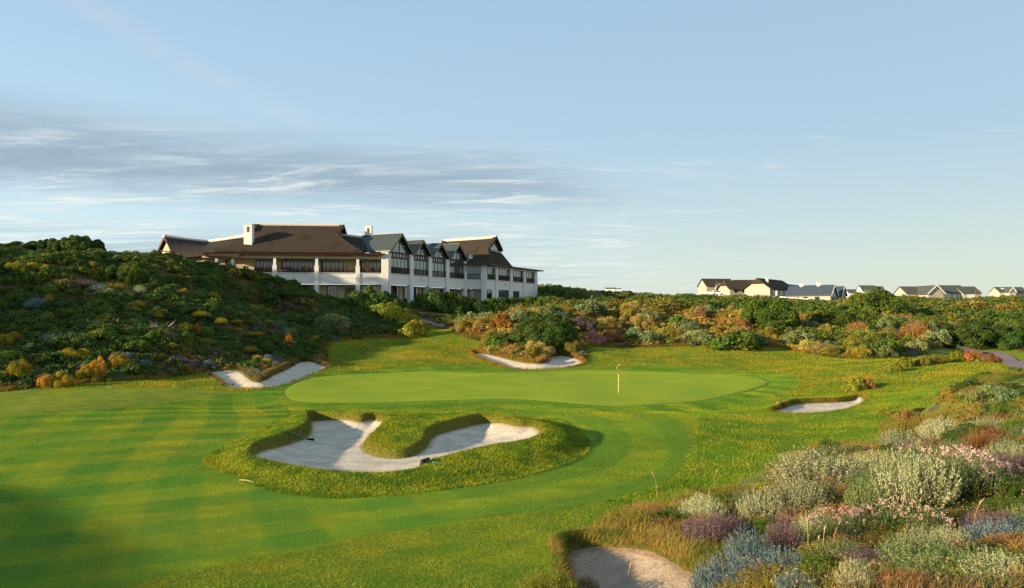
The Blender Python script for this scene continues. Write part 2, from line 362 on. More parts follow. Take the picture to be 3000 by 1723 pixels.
for nm, arr in (('green_sd', sd_green), ('fair_sd', sd_fair), ('dune_sd', sd_dune), ('sand_sd', sd_sand), ('mound_sd', sd_m), ('mow', mowv)):
    at_ = me.attributes.new(nm, 'FLOAT', 'POINT'); at_.data.foreach_set('value', np.clip(arr, -99, 99).astype(np.float32))
me.update(calc_edges=True); me.polygons.foreach_set('use_smooth', [True]*len(q))

# ground material: rough, fairway, collar, dune soil
t = NT('turf')
P = t.pos()
big = t.noise(.12, 3, .5, P); mid = t.noise(.9, 5, .6, P); fine = t.noise(9, 6, .7, P); vf = t.noise(45, 3, .7, P)
streak = t.noise(1.0, 4, .6, t.pos((.5, .9, 1), (0, 0, .22)))
rough_c = t.mix(t.ramp(mid, .35, .68), (.11, .19, .010), (.22, .235, .012))
rough_c = t.mix(t.ramp(t.noise(3.2, 5, .65, P), .5, .74), rough_c, (.26, .24, .014))
rough_c = t.mix(t.ramp(fine, .50, .30), rough_c, (.045, .085, .008))
fair_c = t.mix(t.ramp(streak, .35, .7), (.16, .25, .010), (.29, .33, .010))
fair_c = t.mix(t.ramp(t.noise(.5, 5, .6, P), .56, .75), fair_c, (.30, .265, .012))
fair_c = t.mix(t.ramp(vf, .60, .3), fair_c, (.055, .125, .008))
st = t.attr('mow').outputs['Fac']
fair_c = t.mix(t.math('MULTIPLY', st, .85), fair_c, (.075, .19, .012))
fs = t.attr('fair_sd').outputs['Fac']
edge = t.math('ADD', fs, t.math('MULTIPLY', t.math('SUBTRACT', mid, .5), 1.2))
col = t.mix(t.ramp(edge, -.35, .35), rough_c, fair_c)
ms = t.attr('mound_sd').outputs['Fac']
mc = t.mix(t.ramp(t.noise(6, 5, .7, P), .4, .65), (.065, .12, .009), (.21, .20, .012))
mc = t.mix(t.ramp(t.noise(1.2, 3, .6, P), .55, .7), mc, (.30, .22, .012))
col = t.mix(t.ramp(ms, -.05, .15), col, mc)
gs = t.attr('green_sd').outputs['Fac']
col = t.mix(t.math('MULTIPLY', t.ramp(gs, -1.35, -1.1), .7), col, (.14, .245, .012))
col = t.mix(t.math('MULTIPLY', t.ramp(gs, -.55, -.15), .75), col, (.07, .15, .012))  # ring at the green's edge: its dark shadow line painted on the turf
ss = t.attr('sand_sd').outputs['Fac']
lipc = t.mix(t.ramp(t.noise(12, 4, .7, P), .4, .6), (.17, .13, .02), (.06, .085, .012))
col = t.mix(t.ramp(t.math('ADD', ss, t.math('MULTIPLY', fine, .25)), -.14, .0), col, lipc)
ds = t.attr('dune_sd').outputs['Fac']
soil = t.mix(mid, (.045, .045, .012), (.13, .10, .03))
col = t.mix(t.ramp(t.math('ADD', ds, t.math('MULTIPLY', mid, 1.0)), .2, 1.2), col, soil)
bh = t.math('ADD', t.math('MULTIPLY', fine, .6), t.math('MULTIPLY', vf, .5))
rf = t.math('SUBTRACT', 1.0, t.math('MULTIPLY', t.ramp(edge, -.35, .35), .55))
b = t.n('ShaderNodeBump', inp={'Distance': .09}); t.l(bh, b.inputs['Height']); t.l(rf, b.inputs['Strength'])
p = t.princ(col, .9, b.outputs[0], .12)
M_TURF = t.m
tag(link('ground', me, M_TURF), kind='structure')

# draped sheets: clean outlines, triangulated on a local grid
def drape(name, P, hfun, mat, step, lift=0, label=None, attrs=None):
    x0, y0 = P[:, :2].min(0)-step; x1, y1 = P[:, :2].max(0)+step
    gx = np.arange(x0, x1+step, step); gy = np.arange(y0, y1+step, step); X, Y = np.meshgrid(gx, gy)
    sd = sdist(X, Y, P[:, :2]).reshape(X.shape)
    # pull grid points lying just outside back on to the outline
    sx = X.copy(); sy = Y.copy(); m = (sd < 0) & (sd > -step*1.5); pts = np.stack([X[m], Y[m]], 1)
    best = np.full(len(pts), 1e9); bq = pts.copy(); Q = P[:, :2]
    for i in range(len(Q)):
        a = Q[i]; b2 = Q[(i+1) % len(Q)]; e = b2-a; tt = np.clip(((pts-a)@e)/(e@e+1e-12), 0, 1); c = a+tt[:, None]*e; dd = ((pts-c)**2).sum(1)
        w = dd < best; best[w] = dd[w]; bq[w] = c[w]
    sx[m] = bq[:, 0]; sy[m] = bq[:, 1]; sdc = np.where(m, 0, sd)
    ok = (sd > 0) | m
    z = hfun(sx.ravel(), sy.ravel(), sdc.ravel()).reshape(X.shape)+lift
    n1 = len(gx); jj, ii = np.meshgrid(np.arange(len(gy)-1), np.arange(n1-1), indexing='ij'); a = (jj*n1+ii)
    f = np.stack([a, a+1, a+n1+1, a+n1], -1).reshape(-1, 4); o = ok.ravel(); ins = (sd > 0).ravel()
    f = f[o[f].all(1) & ins[f].any(1)]
    use, inv = np.unique(f, return_inverse=True); inv = inv.reshape(f.shape)
    V = np.stack([sx.ravel()[use], sy.ravel()[use], z.ravel()[use]], 1)
    me = bpy.data.meshes.new(name); me.from_pydata(V.tolist(), [], inv.tolist()); me.update()
    me.polygons.foreach_set('use_smooth', [True]*len(f))
    at_ = me.attributes.new('edge_sd', 'FLOAT', 'POINT'); at_.data.foreach_set('value', sdc.ravel()[use].astype(np.float32))
    return link(name, me, mat)
# putting green
t = NT('green_turf'); P_ = t.pos()
a = t.noise(.25, 4, .55, P_); b = t.noise(1.0, 4, .6, t.pos((.3, 1.6, 1))); c = t.noise(30, 3, .7, P_)
col = t.mix(t.ramp(a, .35, .65), (.21, .30, .010), (.29, .34, .010))
col = t.mix(t.ramp(b, .5, .8), col, (.28, .27, .012)); col = t.mix(t.math('MULTIPLY', c, .3), col, (.10, .18, .01))
t.princ(col, .85, t.bump(c, .35, .03), .12)
gr = drape('putting_green', GREEN, lambda x, y, sd: gz(x, y)+.02*sstep(0, .3, sd), t.m, .25, .006)
tag(gr, kind='structure')
# sand
t = NT('bunker_sand'); P_ = t.pos()
n1 = t.noise(1.3, 5, .6, P_); n2 = t.noise(7, 5, .65, P_); n3 = t.noise(38, 3, .7, P_)
wv = t.n('ShaderNodeTexWave'); wv.inputs['Scale'].default_value = 4.5; wv.inputs['Distortion'].default_value = 5; wv.inputs['Detail'].default_value = 2; wv.inputs['Detail Scale'].default_value = .5
t.l(t.pos((.7, 1, 1), (0, 0, 1.1)), wv.inputs[0])
col = t.mix(t.ramp(n1, .35, .65), (.56, .48, .37), (.74, .65, .52)); col = t.mix(t.ramp(n2, .5, .7), col, (.52, .42, .30)); col = t.mix(t.math('MULTIPLY', wv.outputs[1], .2), col, (.36, .30, .23))
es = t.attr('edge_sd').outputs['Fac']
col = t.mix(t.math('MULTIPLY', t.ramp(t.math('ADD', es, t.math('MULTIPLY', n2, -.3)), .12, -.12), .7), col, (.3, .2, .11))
h = t.math('ADD', t.math('MULTIPLY', n2, .9), t.math('ADD', t.math('MULTIPLY', wv.outputs[1], .28), t.math('MULTIPLY', n3, .25)))
sp = t.noise(16, 4, .8, P_); col = t.mix(t.ramp(sp, .66, .74), col, (.20, .15, .11))
t.princ(col, .95, t.bump(h, .8, .10), .1); M_SAND = t.m
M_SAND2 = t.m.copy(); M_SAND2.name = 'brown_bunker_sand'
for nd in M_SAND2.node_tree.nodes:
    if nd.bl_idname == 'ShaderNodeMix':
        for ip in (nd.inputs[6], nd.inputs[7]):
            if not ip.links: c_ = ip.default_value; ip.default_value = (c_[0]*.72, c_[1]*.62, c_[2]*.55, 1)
LB = {'main': 'sand_bunker', 'left': 'sand_bunker', 'back': 'sand_bunker', 'right': 'sand_bunker', 'near': 'sand_bunker'}
for name, B, fl, fall in BUNKERS:
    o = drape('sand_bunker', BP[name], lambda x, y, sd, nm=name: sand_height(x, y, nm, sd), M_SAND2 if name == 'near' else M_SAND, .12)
    tag(o, kind='structure')
# paths
M_PATH = m_plain('path_paving', (.20, .145, .145), .9, .2, 2.5, bump=.2)
def path(pts, w):
    h = hit([p[0] for p in pts], [p[1] for p in pts], gz)[:, :2]; c = spline(h, 8, closed=False)
    mb = MB(); L = []
    for i in range(len(c)):
        d = c[min(i+1, len(c)-1)]-c[max(i-1, 0)]; d = d/(np.linalg.norm(d)+1e-9); n = np.array([-d[1], d[0]])
        row = []
        for k in range(7):
            q = c[i]+n*w*(k/6-.5); row.append((q[0], q[1], float(gz(q[0], q[1]))))
        zc = np.mean([r[2] for r in row]); L.append([(r[0], r[1], max(r[2], zc)*.5+zc*.5+.10) for r in row])
    for i in range(len(L)-1):
        for k in range(6): mb.face([L[i][k], L[i][k+1], L[i+1][k+1], L[i+1][k]])
    return tag(mb.build('cart_path', M_PATH, smooth=True), kind='structure')
path([(1225,938),(1262,948),(1290,955),(1330,962)], 2.6)
path([(2760,1014),(2800,1018),(2860,1032),(2930,1050),(3000,1068),(3120,1095)], 3.0)
# ---------------------------------------------------------------- building materials
M_WHITE = m_plain('white_plaster', (.60, .60, .585), .85, .05, 1.5, bump=.1)
M_CREAM = m_plain('cream_plaster', (.56, .47, .32), .85, .06, 1.5)
M_CAP = m_plain('ridge_cement', (.50, .46, .40), .9, .08, 3)
M_TIMBER = m_plain('dark_timber', (.055, .028, .018), .6, .2, 6)
M_FASCIA = m_plain('brown_fascia', (.085, .035, .02), .6, .2, 6)
M_FRAME = m_plain('window_frame_paint', (.05, .035, .025), .5, .1, 6)
M_METAL = m_plain('dark_rail_metal', (.035, .022, .016), .5, .1, 6)
M_DARK = m_plain('dark_interior', (.03, .025, .02), .9, .1, 3)
M_SLATEW = m_plain('dark_slate', (.055, .065, .075), .6, .15, 1.2)
M_GREY = m_plain('pale_grey_metal', (.6, .62, .62), .5, .05, 3)
def m_thatch(name, ca, cb):
    t = NT(name); v = t.pos((1, 1, .35)); n = t.noise(9, 5, .75, v); n2 = t.noise(.5, 4, .6, t.pos((1, 1, .3))); n3 = t.noise(28, 3, .7, t.pos((1, 1, .12)))
    c = t.mix(n, ca, cb); c = t.mix(t.ramp(n2, .5, .8), c, [x*.75 for x in ca])
    t.princ(c, .95, t.bump(t.math('ADD', n, n3), .9, .12), .1); return t.m
M_THATCH = m_thatch('thatch', (.032, .025, .018), (.078, .058, .040))
M_THATCH2 = m_thatch('weathered_thatch', (.034, .028, .023), (.078, .062, .048))
def m_sheet(name, col):
    t = NT(name); w_ = t.n('ShaderNodeTexWave'); w_.wave_profile = 'SAW'; w_.inputs['Scale'].default_value = 1.0; w_.inputs['Distortion'].default_value = 0
    t.l(t.mapping((1, 1, 1), (0, 0, math.radians(-61.5)), 'Object'), w_.inputs[0])
    c = t.mix(t.noise(.8, 4, .6, t.pos()), [x*.85 for x in col], [x*1.2 for x in col])
    t.princ(c, .45, t.bump(t.ramp(w_.outputs[1], .88, 1.0), .5, .04), .4); return t.m
M_SHEET = m_sheet('green_sheet_roofing', (.040, .050, .046))
def m_glass(name, tint=(.16, .20, .19), rough=.04, refl=.5):
    t = NT(name); p = t.princ(tint, rough, None, .9); p.inputs['Metallic'].default_value = .0
    g = t.n('ShaderNodeBsdfGlossy'); g.inputs['Roughness'].default_value = .03; g.inputs['Color'].default_value = (.75, .8, .8, 1)
    fr = t.n('ShaderNodeFresnel'); fr.inputs[0].default_value = 1.9
    m = t.n('ShaderNodeMixShader'); t.l(t.math('MULTIPLY_ADD', fr.outputs[0], refl, .04), m.inputs[0]); t.l(p.outputs[0], m.inputs[1]); t.l(g.outputs[0], m.inputs[2]); t.l(m.outputs[0], t.out.inputs[0]); return t.m
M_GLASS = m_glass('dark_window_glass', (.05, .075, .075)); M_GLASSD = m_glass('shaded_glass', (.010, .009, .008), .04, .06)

class Seg:
    """a straight facade from plan point A to B; d is the distance out of its outer face"""
    def __init__(s, A, B):
        s.A = Vector(A); s.B = Vector(B); s.L = (s.B-s.A).length; s.u = (s.B-s.A)/s.L; s.n = Vector((s.u.y, -s.u.x))
    def up(s, px):
        k = (px-CX)/F; return (k*s.A.y-s.A.x)/(s.u.x-k*s.u.y)
    def Y(s, u): return s.A.y+s.u.y*u
    def zp(s, px, py): return zat(py, s.Y(s.up(px)))
    def p(s, u, d, z): q = s.A+s.u*u+s.n*d; return Vector((q.x, q.y, z))
    def box(s, mb, u0, u1, z0, z1, d0, d1, mi=0):
        mb.hexa([s.p(u0, d1, z0), s.p(u1, d1, z0), s.p(u1, d0, z0), s.p(u0, d0, z0)], [s.p(u0, d1, z1), s.p(u1, d1, z1), s.p(u1, d0, z1), s.p(u0, d0, z1)], mi)

def glazing(seg, u0, u1, z0, z1, d, n, parent, name='window', frame=M_FRAME, glass=M_GLASS, trans=(), fw=.07, g=None):
    f = MB()
    seg.box(f, u0, u1, z0, z0+fw, d-.05, d+.05); seg.box(f, u0, u1, z1-fw, z1, d-.05, d+.05)
    for k in range(n+1):
        u = u0+(u1-u0-fw)*k/n; seg.box(f, u, u+fw, z0+fw, z1-fw, d-.05, d+.05)
    for z in trans: seg.box(f, u0+fw, u1-fw, z-fw/2, z+fw/2, d-.045, d+.045)
    o = f.build(name, frame, parent)
    m = MB(); seg.box(m, u0+.02, u1-.02, z0+.02, z1-.02, d-.02, d+.01); m.build('pane', glass, o)
    return o
def railing(seg, u0, u1, z, h, d, parent):
    m = MB(); seg.box(m, u0, u1, z+h-.06, z+h, d-.03, d+.03); seg.box(m, u0, u1, z+.08, z+.12, d-.02, d+.02)
    n = max(2, int((u1-u0)/.14))
    for k in range(n+1):
        u = u0+(u1-u0-.035)*k/n; seg.box(m, u, u+.035, z+.12, z+h-.06, d-.017, d+.017)
    return m.build('railing', M_METAL, parent)

# ---------------------------------------------------------------- clubhouse
club = empty('clubhouse', (-20, 140, 8.1))
tag(club, 'large two storey white clubhouse with brown thatched roofs and four glazed gables on the dune', 'building')
def cb(mb, name, mat, parent=None, smooth=False):
    o = mb.build(name, mat, None, smooth, loc=(-20, 140, 8.1)); o.parent = parent or club; return o
# every mesh below is written in world coordinates, the empty's offset is taken out when it is linked
_link0 = link
def link(name, me, mat=None, parent=None):
    o = _link0(name, me, mat, parent)
    if parent is not None:
        r = parent
        while r.parent: r = r.parent
        if r.get('wc'):
            if parent is r: o.matrix_parent_inverse = r.matrix_basis.inverted()
            else: pass
    return o
club['wc'] = 1
def world_thing(name, loc, *tg, **kw):
    e = empty(name, loc); e['wc'] = 1; tag(e, *tg, **kw); return e
bpy.context.view_layer.update()
_inv = club.matrix_basis.inverted()
ZS = 12.6; ZB = 10.95; ZG = 7.6; ZE = 15.35; ZBM = 14.93
A1 = (-19.6, 130.0); L0 = (-48.0, 126.8); Bp = (-8.55, 150.0); C1 = (-4.9, 150.0); C2 = (5.15, 169.0)
S1 = Seg(L0, A1); S2 = Seg(A1, Bp); S3 = Seg(Bp, C1); S4 = Seg(C1, C2)
wall = MB(); piers = MB(); cream = MB(); fascia = MB()
# main front: slab band, beam, corner column, piers
uc = S1.up(1117); ue = S1.L
S1.box(wall, 0, uc, ZB, ZS, -.45, -.06); S1.box(wall, 0, uc, 11.9, 11.97, -.06, -.0)
S1.box(wall, 0, uc, ZS, ZS+.1, -.5, .08)
S1.box(cream, 0, uc, ZBM, ZE, -.4, -.05)
S1.box(wall, uc, ue, ZG, S1.zp(1130, 738), -1.1, .12)
for px in (681, 804.5, 927.6, 1048):
    u = S1.up(px); S1.box(wall, u-.33, u+.33, ZG-.5, ZS+1.08, -.45, .12); S1.box(wall, u-.37, u+.37, ZS+1.08, ZS+1.2, -.5, .16); S1.box(wall, u-.21, u+.21, ZS+1.2, ZE, -.42, .02)
u = S1.up(634); S1.box(wall, u-.21, u+.21, ZS, ZE, -.42, .02)
# veranda floor, ceiling, back walls
S1.box(wall, .2, ue-.3, ZS-.5, ZS-.03, -7, -.46); S1.box(cream, .2, ue-.4, ZE, ZE+.12, -7, .0)
S1.box(cream, 0, ue-.4, ZS-.03, ZE, -3.7, -3.4); S1.box(cream, 0, ue-.4, ZG, ZB, -3.2, -2.9)
S1.box(wall, 0, ue, ZG-.6, ZG+.25, -3, .3)
opn = [(740.6, 797.4, 5), (820, 923, 9), (938, 1004.5, 5), (1055, 1117, 5), (650, 676, 2)]
for a, b, n in opn:
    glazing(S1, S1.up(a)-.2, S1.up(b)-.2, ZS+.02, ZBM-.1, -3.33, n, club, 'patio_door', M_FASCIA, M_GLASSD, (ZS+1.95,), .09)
bays = [S1.up(p) for p in (634, 681, 804.5, 927.6, 1048)]+[uc+.33]
for i in range(5): railing(S1, bays[i]+.33, bays[i+1]-.33, ZS+.1, 1.0, -.2, club)
for a, b in ((853, 904), (957, 987), (1060, 1110)):
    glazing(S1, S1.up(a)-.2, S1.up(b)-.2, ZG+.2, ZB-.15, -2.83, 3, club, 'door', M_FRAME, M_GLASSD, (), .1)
sc = MB()
for a in np.arange(S1.up(1006), S1.up(1041), .28): S1.box(sc, a, a+.13, ZG+.3, ZB-.5, -2.88, -2.8)
sc.build('slatted_screen', M_DARK, club)
# side front: slab, piers, glazed bays
S2.box(wall, 0, S2.L, ZB, ZS, -.5, -.06); S2.box(wall, 0, S2.L, 11.95, 12.02, -.06, 0); S2.box(wall, 0, S2.L, ZS, ZS+.1, -.5, .08)
up2 = [(1138, 1143.5), (1200, 1210), (1255, 1264.6), (1306, 1315), (1360, 1365)]
PU = [(S2.up(a), S2.up(b)) for a, b in up2]; PU[0] = (0, PU[0][1])
for i, (a, b) in enumerate(PU):
    S2.box(wall, a if i else 0.02, b, ZG-.5, S2.zp(up2[i][0]+4, (742, 746, 752, 760, 765)[i]), -.5, .14 if i else .1)
bayz = []
GA = [(1138, 737, 1205, 745, 1172.4, 686.7), (1210, 745, 1259, 751, 1236, 706), (1263, 752, 1312, 758.6, 1290, 715), (1315, 758.6, 1365, 764, 1340, 716.6)]
roofg = []
for i, (lx, ly, rx, ry, ax, ay) in enumerate(GA):
    u0, u1 = PU[i][1]+.02, PU[i+1][0]-.02
    zf = (S2.zp(lx, ly)+S2.zp(rx, ry))/2; za = S2.zp(ax, ay); ua = (S2.up(lx)+S2.up(rx))/2; uL, uR = S2.up(lx)-.1, S2.up(rx)+.1
    # tall glazed wall
    glazing(S2, u0, u1, ZS+.1, zf-.9, -.22, 5 if i == 0 else 4, club, 'window', M_FRAME, M_GLASS, (), .08)
    fb = MB(); S2.box(fb, u0, u1, zf-.9, zf-.72, -.32, -.1); S2.box(fb, u0, u1, zf-.18, zf, -.32, -.08)
    for k in range(7):
        uu = u0+(u1-u0-.1)*k/6; S2.box(fb, uu, uu+.1, zf-.72, zf-.18, -.3, -.12)
    o = fb.build('transom', M_TIMBER, club)
    m = MB(); S2.box(m, u0, u1, zf-.72, zf-.18, -.25, -.22); m.build('pane', M_GLASS, o)
    railing(S2, u0, u1, ZS+.1, 1.05, -.02, club)
    # gable glass and its bars
    sl_ = (za-zf)/((uR-uL)/2); pad = .27
    zt = za-pad*1.25; hw = (zt-zf)/sl_
    f = MB(); tri = [(ua-hw, zf), (ua+hw, zf), (ua, zt)]
    for (a0, b0), (a1, b1) in (((ua-hw, zf), (ua, zt)), ((ua+hw, zf), (ua, zt)), ((ua-hw, zf+.04), (ua+hw, zf+.04)), ((ua, zf), (ua, zt))):
        f.bar(S2.p(a0, -.12, b0), S2.p(a1, -.12, b1), .09, .09)
    fr = f.build('gable_window', M_FRAME, club)
    m = MB(); m.face([S2.p(ua-hw, -.16, zf), S2.p(ua+hw, -.16, zf), S2.p(ua, -.16, zt)]); m.build('pane', M_GLASS, fr)
    mt = MB(); zz = zf+(zt-zf)*.42; h2 = hw*(1-.42)-.15; mt.bar(S2.p(ua-h2, -.13, zz), S2.p(ua+h2, -.13, zz), .04, .06); mt.build('tie_beam', M_GREY, fr)
    # roof: two slabs running back, with bargeboards
    back = (7.8, 9.5, 9.5, 9.5)[i]; r = MB(); th = .16
    for s_, ue_ in ((-1, uL), (1, uR)):
        e0 = ue_; ze = zf+.02
        r.hexa([S2.p(e0, .45, ze), S2.p(ua, .45, za), S2.p(ua, -back, za), S2.p(e0, -back, ze)], [S2.p(e0, .45, ze+th), S2.p(ua, .45, za+th), S2.p(ua, -back, za+th), S2.p(e0, -back, ze+th)])
    rf = r.build('metal_roof', M_SHEET, club)
    bb = MB()
    for e0 in (uL, uR): bb.bar(S2.p(e0, .47, zf-.1), S2.p(ua, .47, za-.03), .06, .34)
    
    bb.build('bargeboard', m_plain('bargeboard_paint', (.13, .12, .08), .6, .1, 4) if i == 0 else bpy.data.materials['bargeboard_paint'], rf)
    rc = MB(); rc.bar(S2.p(ua, .45, za+th), S2.p(ua, -back, za+th), .3, .06); rc.build('ridge', M_SHEET, rf)
# room behind the glass so it does not see through, white side wall under roof 1
S2.box(cream, .4, S2.L-.4, ZS, 15.6, -9, -4.5)
g1 = MB(); S1.box(g1, S1.up(1068), uc+.2, ZE+.1, S1.zp(1130, 742), -.35, -.1); g1.build('clerestory', m_plain('pale_boards', (.62, .58, .44), .8, .1, 8), club)
# ground floor of the side front
for a, b in ((1153, 1196), (1211, 1252), (1266, 1281), (1318, 1356)):
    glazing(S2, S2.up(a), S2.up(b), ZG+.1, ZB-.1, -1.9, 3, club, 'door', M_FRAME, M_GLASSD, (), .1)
S2.box(cream, 0, S2.L, ZG, ZB, -2.4, -2.1); S2.box(wall, -.1, S2.L, ZG-1.2, ZG+.05, -2.4, 1.0)
S2.box(wall, S2.up(1172), S2.up(1218), ZG-1.4, ZG+.35, .9, 1.5)
# right wing, its front and its long side
for S, pcs, gz0 in ((S3, [(1364, 1367), (1410, 1422)], 0), (S4, [(1422, 1424.5), (1451.5, 1457), (1494, 1500), (1533, 1539), (1566, 1572.9)], 0)):
    S.box(wall, 0, S.L, ZG-.5 if S is S4 else ZB, ZS, -.5, -.06); S.box(wall, 0, S.L, ZS, ZS+.1, -.5, .08); S.box(wall, 0, S.L, 11.95, 12.02, -.06, 0)
    S.box(cream if S is S3 else wall, 0, S.L, 14.98, 15.3, -.45, -.05)
    us = [(S.up(a), S.up(b)) for a, b in pcs]
    us[0] = (0.01, us[0][1]); us[-1] = (us[-1][0], S.L-.01)
    for a, b in us:
        S.box(wall, a, b, ZG-.5, 15.3, -.5, .1)
        S.box(wall, a-.08, b+.08, ZS+.02, ZS+1.15, -.5, .16)
    for i in range(len(us)-1):
        glazing(S, us[i][1]+.02, us[i+1][0]-.02, ZS+.1, 14.96, -.3, 5 if S is S3 else 4, club, 'window', M_FRAME, M_GLASS, (), .08)
        railing(S, us[i][1]+.1, us[i+1][0]-.1, ZS+.1, 1.0, .0, club)
S3.box(cream, 0, S3.L, ZG, ZB, -2.4, -2.1)
glazing(S3, S3.up(1374), S3.up(1391), ZG, ZB-.15, -2.0, 1, club, 'door', M_FRAME, M_GLASSD, (), .1)
for a, b, t_, n in ((1426.5, 1441, 848, 1), (1462, 1490, 849.5, 4), (1504, 1521, 853, 3)):
    z1 = S4.zp((a+b)/2, t_); z0 = S4.zp((a+b)/2, 873)-.3
    glazing(S4, S4.up(a), S4.up(b), z0, z1, -.02, n, club, 'window', M_FRAME, M_GLASS if n > 1 else M_GLASSD, ((z0+z1)/2,) if n > 1 else (), .09)
# flat roofs of the wing
fr = MB()
def slab(pts, z0, z1, mb):
    mb.face([(x, y, z1) for x, y in pts]); mb.face([(x, y, z0) for x, y in pts][::-1])
    for i in range(len(pts)):
        a, b = pts[i], pts[(i+1) % len(pts)]; mb.face([(a[0], a[1], z0), (b[0], b[1], z0), (b[0], b[1], z1), (a[0], a[1], z1)])
n4 = S4.n; o_ = .75
c1 = Vector(C1)+n4*o_+Vector((0, -.7)); c2 = Vector(C2)+n4*o_+S4.u*1.8
slab([(-9.0, 149.2), (c1.x, c1.y), (c2.x, c2.y), (c2.x-9, c2.y+5), (-16, 160)], 15.3, 15.5, fr); fr.build('flat_roof', M_SLATEW, club)
S2.box(cream, 12, S2.L, ZG, ZB, -2.6, -2.45); S3.box(cream, -3, S3.L, ZG, ZB, -3.2, -2.6)
slab([(-8.4, 150.3), (-4.9, 150.6), (4.6, 168.9), (-2, 174), (-16, 160)], ZG, ZG+.2, wall)
# eaves fascia of the main front
S1.box(fascia, 0.3, uc-.1, ZE+.12, ZE+.3, -.2, .95); S1.box(fascia, 0.2, S1.up(1128), ZE+.3, ZE+.42, -.2, 1.15)
for a in np.arange(.6, uc, 1.1): S1.box(fascia, a, a+.12, ZE-.02, ZE+.12, -.3, .9)
fascia.build('eaves', M_FASCIA, club)
wall.build('wall', M_WHITE, club); cream.build('veranda_wall', M_CREAM, club)

def thatch(name, eave, ridge, ze, zr, prof, mat, parent, gab=(True, True), ridge_z2=None, thick=.35):
    """bell-cast hipped thatch. eave: plan corners near-left, near-right, far-right, far-left; ridge: plan points left, right;
    prof: (t, k): t how far in plan from eave to ridge, k how far up; the last ring is the gablet base, above it the ends rise plumb"""
    E = [Vector(e) for e in eave]; R = [Vector(r) for r in ridge]; tgt = [R[0], R[1], R[1], R[0]]
    rings = []; NS = 10
    for t_, k in prof:
        cs = [E[i].lerp(tgt[i], t_) for i in range(4)]; z = ze+(zr-ze)*k; ring = []
        for i in range(4):
            for s_ in range(NS): q = cs[i].lerp(cs[(i+1) % 4], s_/NS); ring.append((q.x, q.y, z))
        rings.append(ring)
    m = MB(); m.face([(q[0], q[1], ze-thick) for q in rings[0]][::-1])
    low = [(q[0], q[1], ze-thick) for q in rings[0]]; rr = [low]+rings; K = 4*NS
    for a, b in zip(rr, rr[1:]):
        for i in range(K): m.face([a[i], a[(i+1) % K], b[(i+1) % K], b[i]])
    top = rings[-1]; rl = Vector(top[0]).lerp(Vector(top[3*NS]), .5); r2 = Vector(top[NS]).lerp(Vector(top[2*NS]), .5)
    zr2 = ridge_z2 or zr
    PL = Vector((rl.x, rl.y, zr)); PR = Vector((r2.x, r2.y, zr2))
    ov = (PR-PL).normalized()*.5; PLo = PL-ov; PRo = PR+ov
    NQ = 14
    for i0, i1, a, b in ((0, NS, PL, PR), (3*NS, 2*NS, PL, PR)):
        c0 = Vector(top[i0]); c1 = Vector(top[i1])
        for s_ in range(NQ):
            q = [c0.lerp(c1, s_/NQ), c0.lerp(c1, (s_+1)/NQ), a.lerp(b, (s_+1)/NQ), a.lerp(b, s_/NQ)]; m.face(q if i0 == 0 else q[::-1])
    m.face([Vector(top[3*NS]), Vector(top[0]), PL]); m.face([Vector(top[NS]), Vector(top[2*NS]), PR])
    # rolled thatch verge standing proud of each gablet
    for c_a, c_b, P_, o2 in ((top[0], top[3*NS], PL, -1), (top[NS], top[2*NS], PR, 1)):
        for c_ in (c_a, c_b):
            m.bar(Vector(c_)+ov*o2*.5+Vector((0, 0, .1)), P_+ov*o2*.5+Vector((0, 0, .0)), .7, .5)
    o = m.build(name, mat, parent)
    cpz = MB(); cpz.tube([PLo+Vector((0, 0, .12)), PL.lerp(PR, .3)+Vector((0, 0, .1)), PL.lerp(PR, .7)+Vector((0, 0, .06)), PRo+Vector((0, 0, .12))], .3, 8); cpz.build('ridge_cap', M_CAP, o)
    return o, PL, PR, top, NS
# main hall roof
e0 = S1.p(S1.up(634), 1.3, 0); e1 = S1.p(S1.up(1063), 1.3, 0)
Yr = 134.5; xl = (745-CX)/F*Yr; xr = (1012-CX)/F*Yr; zr1 = zat(659, Yr)
thatch('thatched_roof', [(e0.x, e0.y), (e1.x, e1.y), (e1.x-1.2, e1.y+17.5), (e0.x-2, e0.y+17.5)], [(xl+5.0, Yr+.6), (xr-5.0, Yr+.6)], ZE+.75, zr1,
       [(0, 0), (.13, .13), (.27, .29), (.38, .43), (.46, .56), (.53, .68)], M_THATCH, club)
# wing roof at the right
o2, PL, PR, top, NS = thatch('thatched_roof', [(-11.0, 150.2), (-3.9, 149.9), (-1.6+2.2, 165.5), (-15.0, 172.0)], [(-14.0, 167.5), (-5.0, 156.5)], 15.55, zat(698, 158),
       [(0, 0), (.14, .14), (.30, .32), (.42, .46), (.52, .58)], M_THATCH, club)
gm = MB(); ov = (PR-PL).normalized()*.12
t1, t2 = Vector(top[NS])+ov, Vector(top[2*NS])+ov; apx = PR+ov; cen = (t1+t2+apx)/3
tri = [cen+(q-cen)*.86 for q in (t1, t2, apx)]; tri = [Vector((q.x, q.y, q.z-.25)) for q in tri]
for i in range(3): gm.bar(tri[i], tri[(i+1) % 3], .12, .12)
gm.bar((tri[0]+tri[1])/2, tri[2], .1, .1); gw = gm.build('gable_window', M_FRAME, o2)
m = MB(); m.face(tri); m.build('pane', M_GLASS, gw); m = MB(); m.bar(tri[0]-Vector((0, 0, .25))+ov*2, tri[1]-Vector((0, 0, .25))+ov*2, .3, .16); m.build('sill', M_CAP, gw)
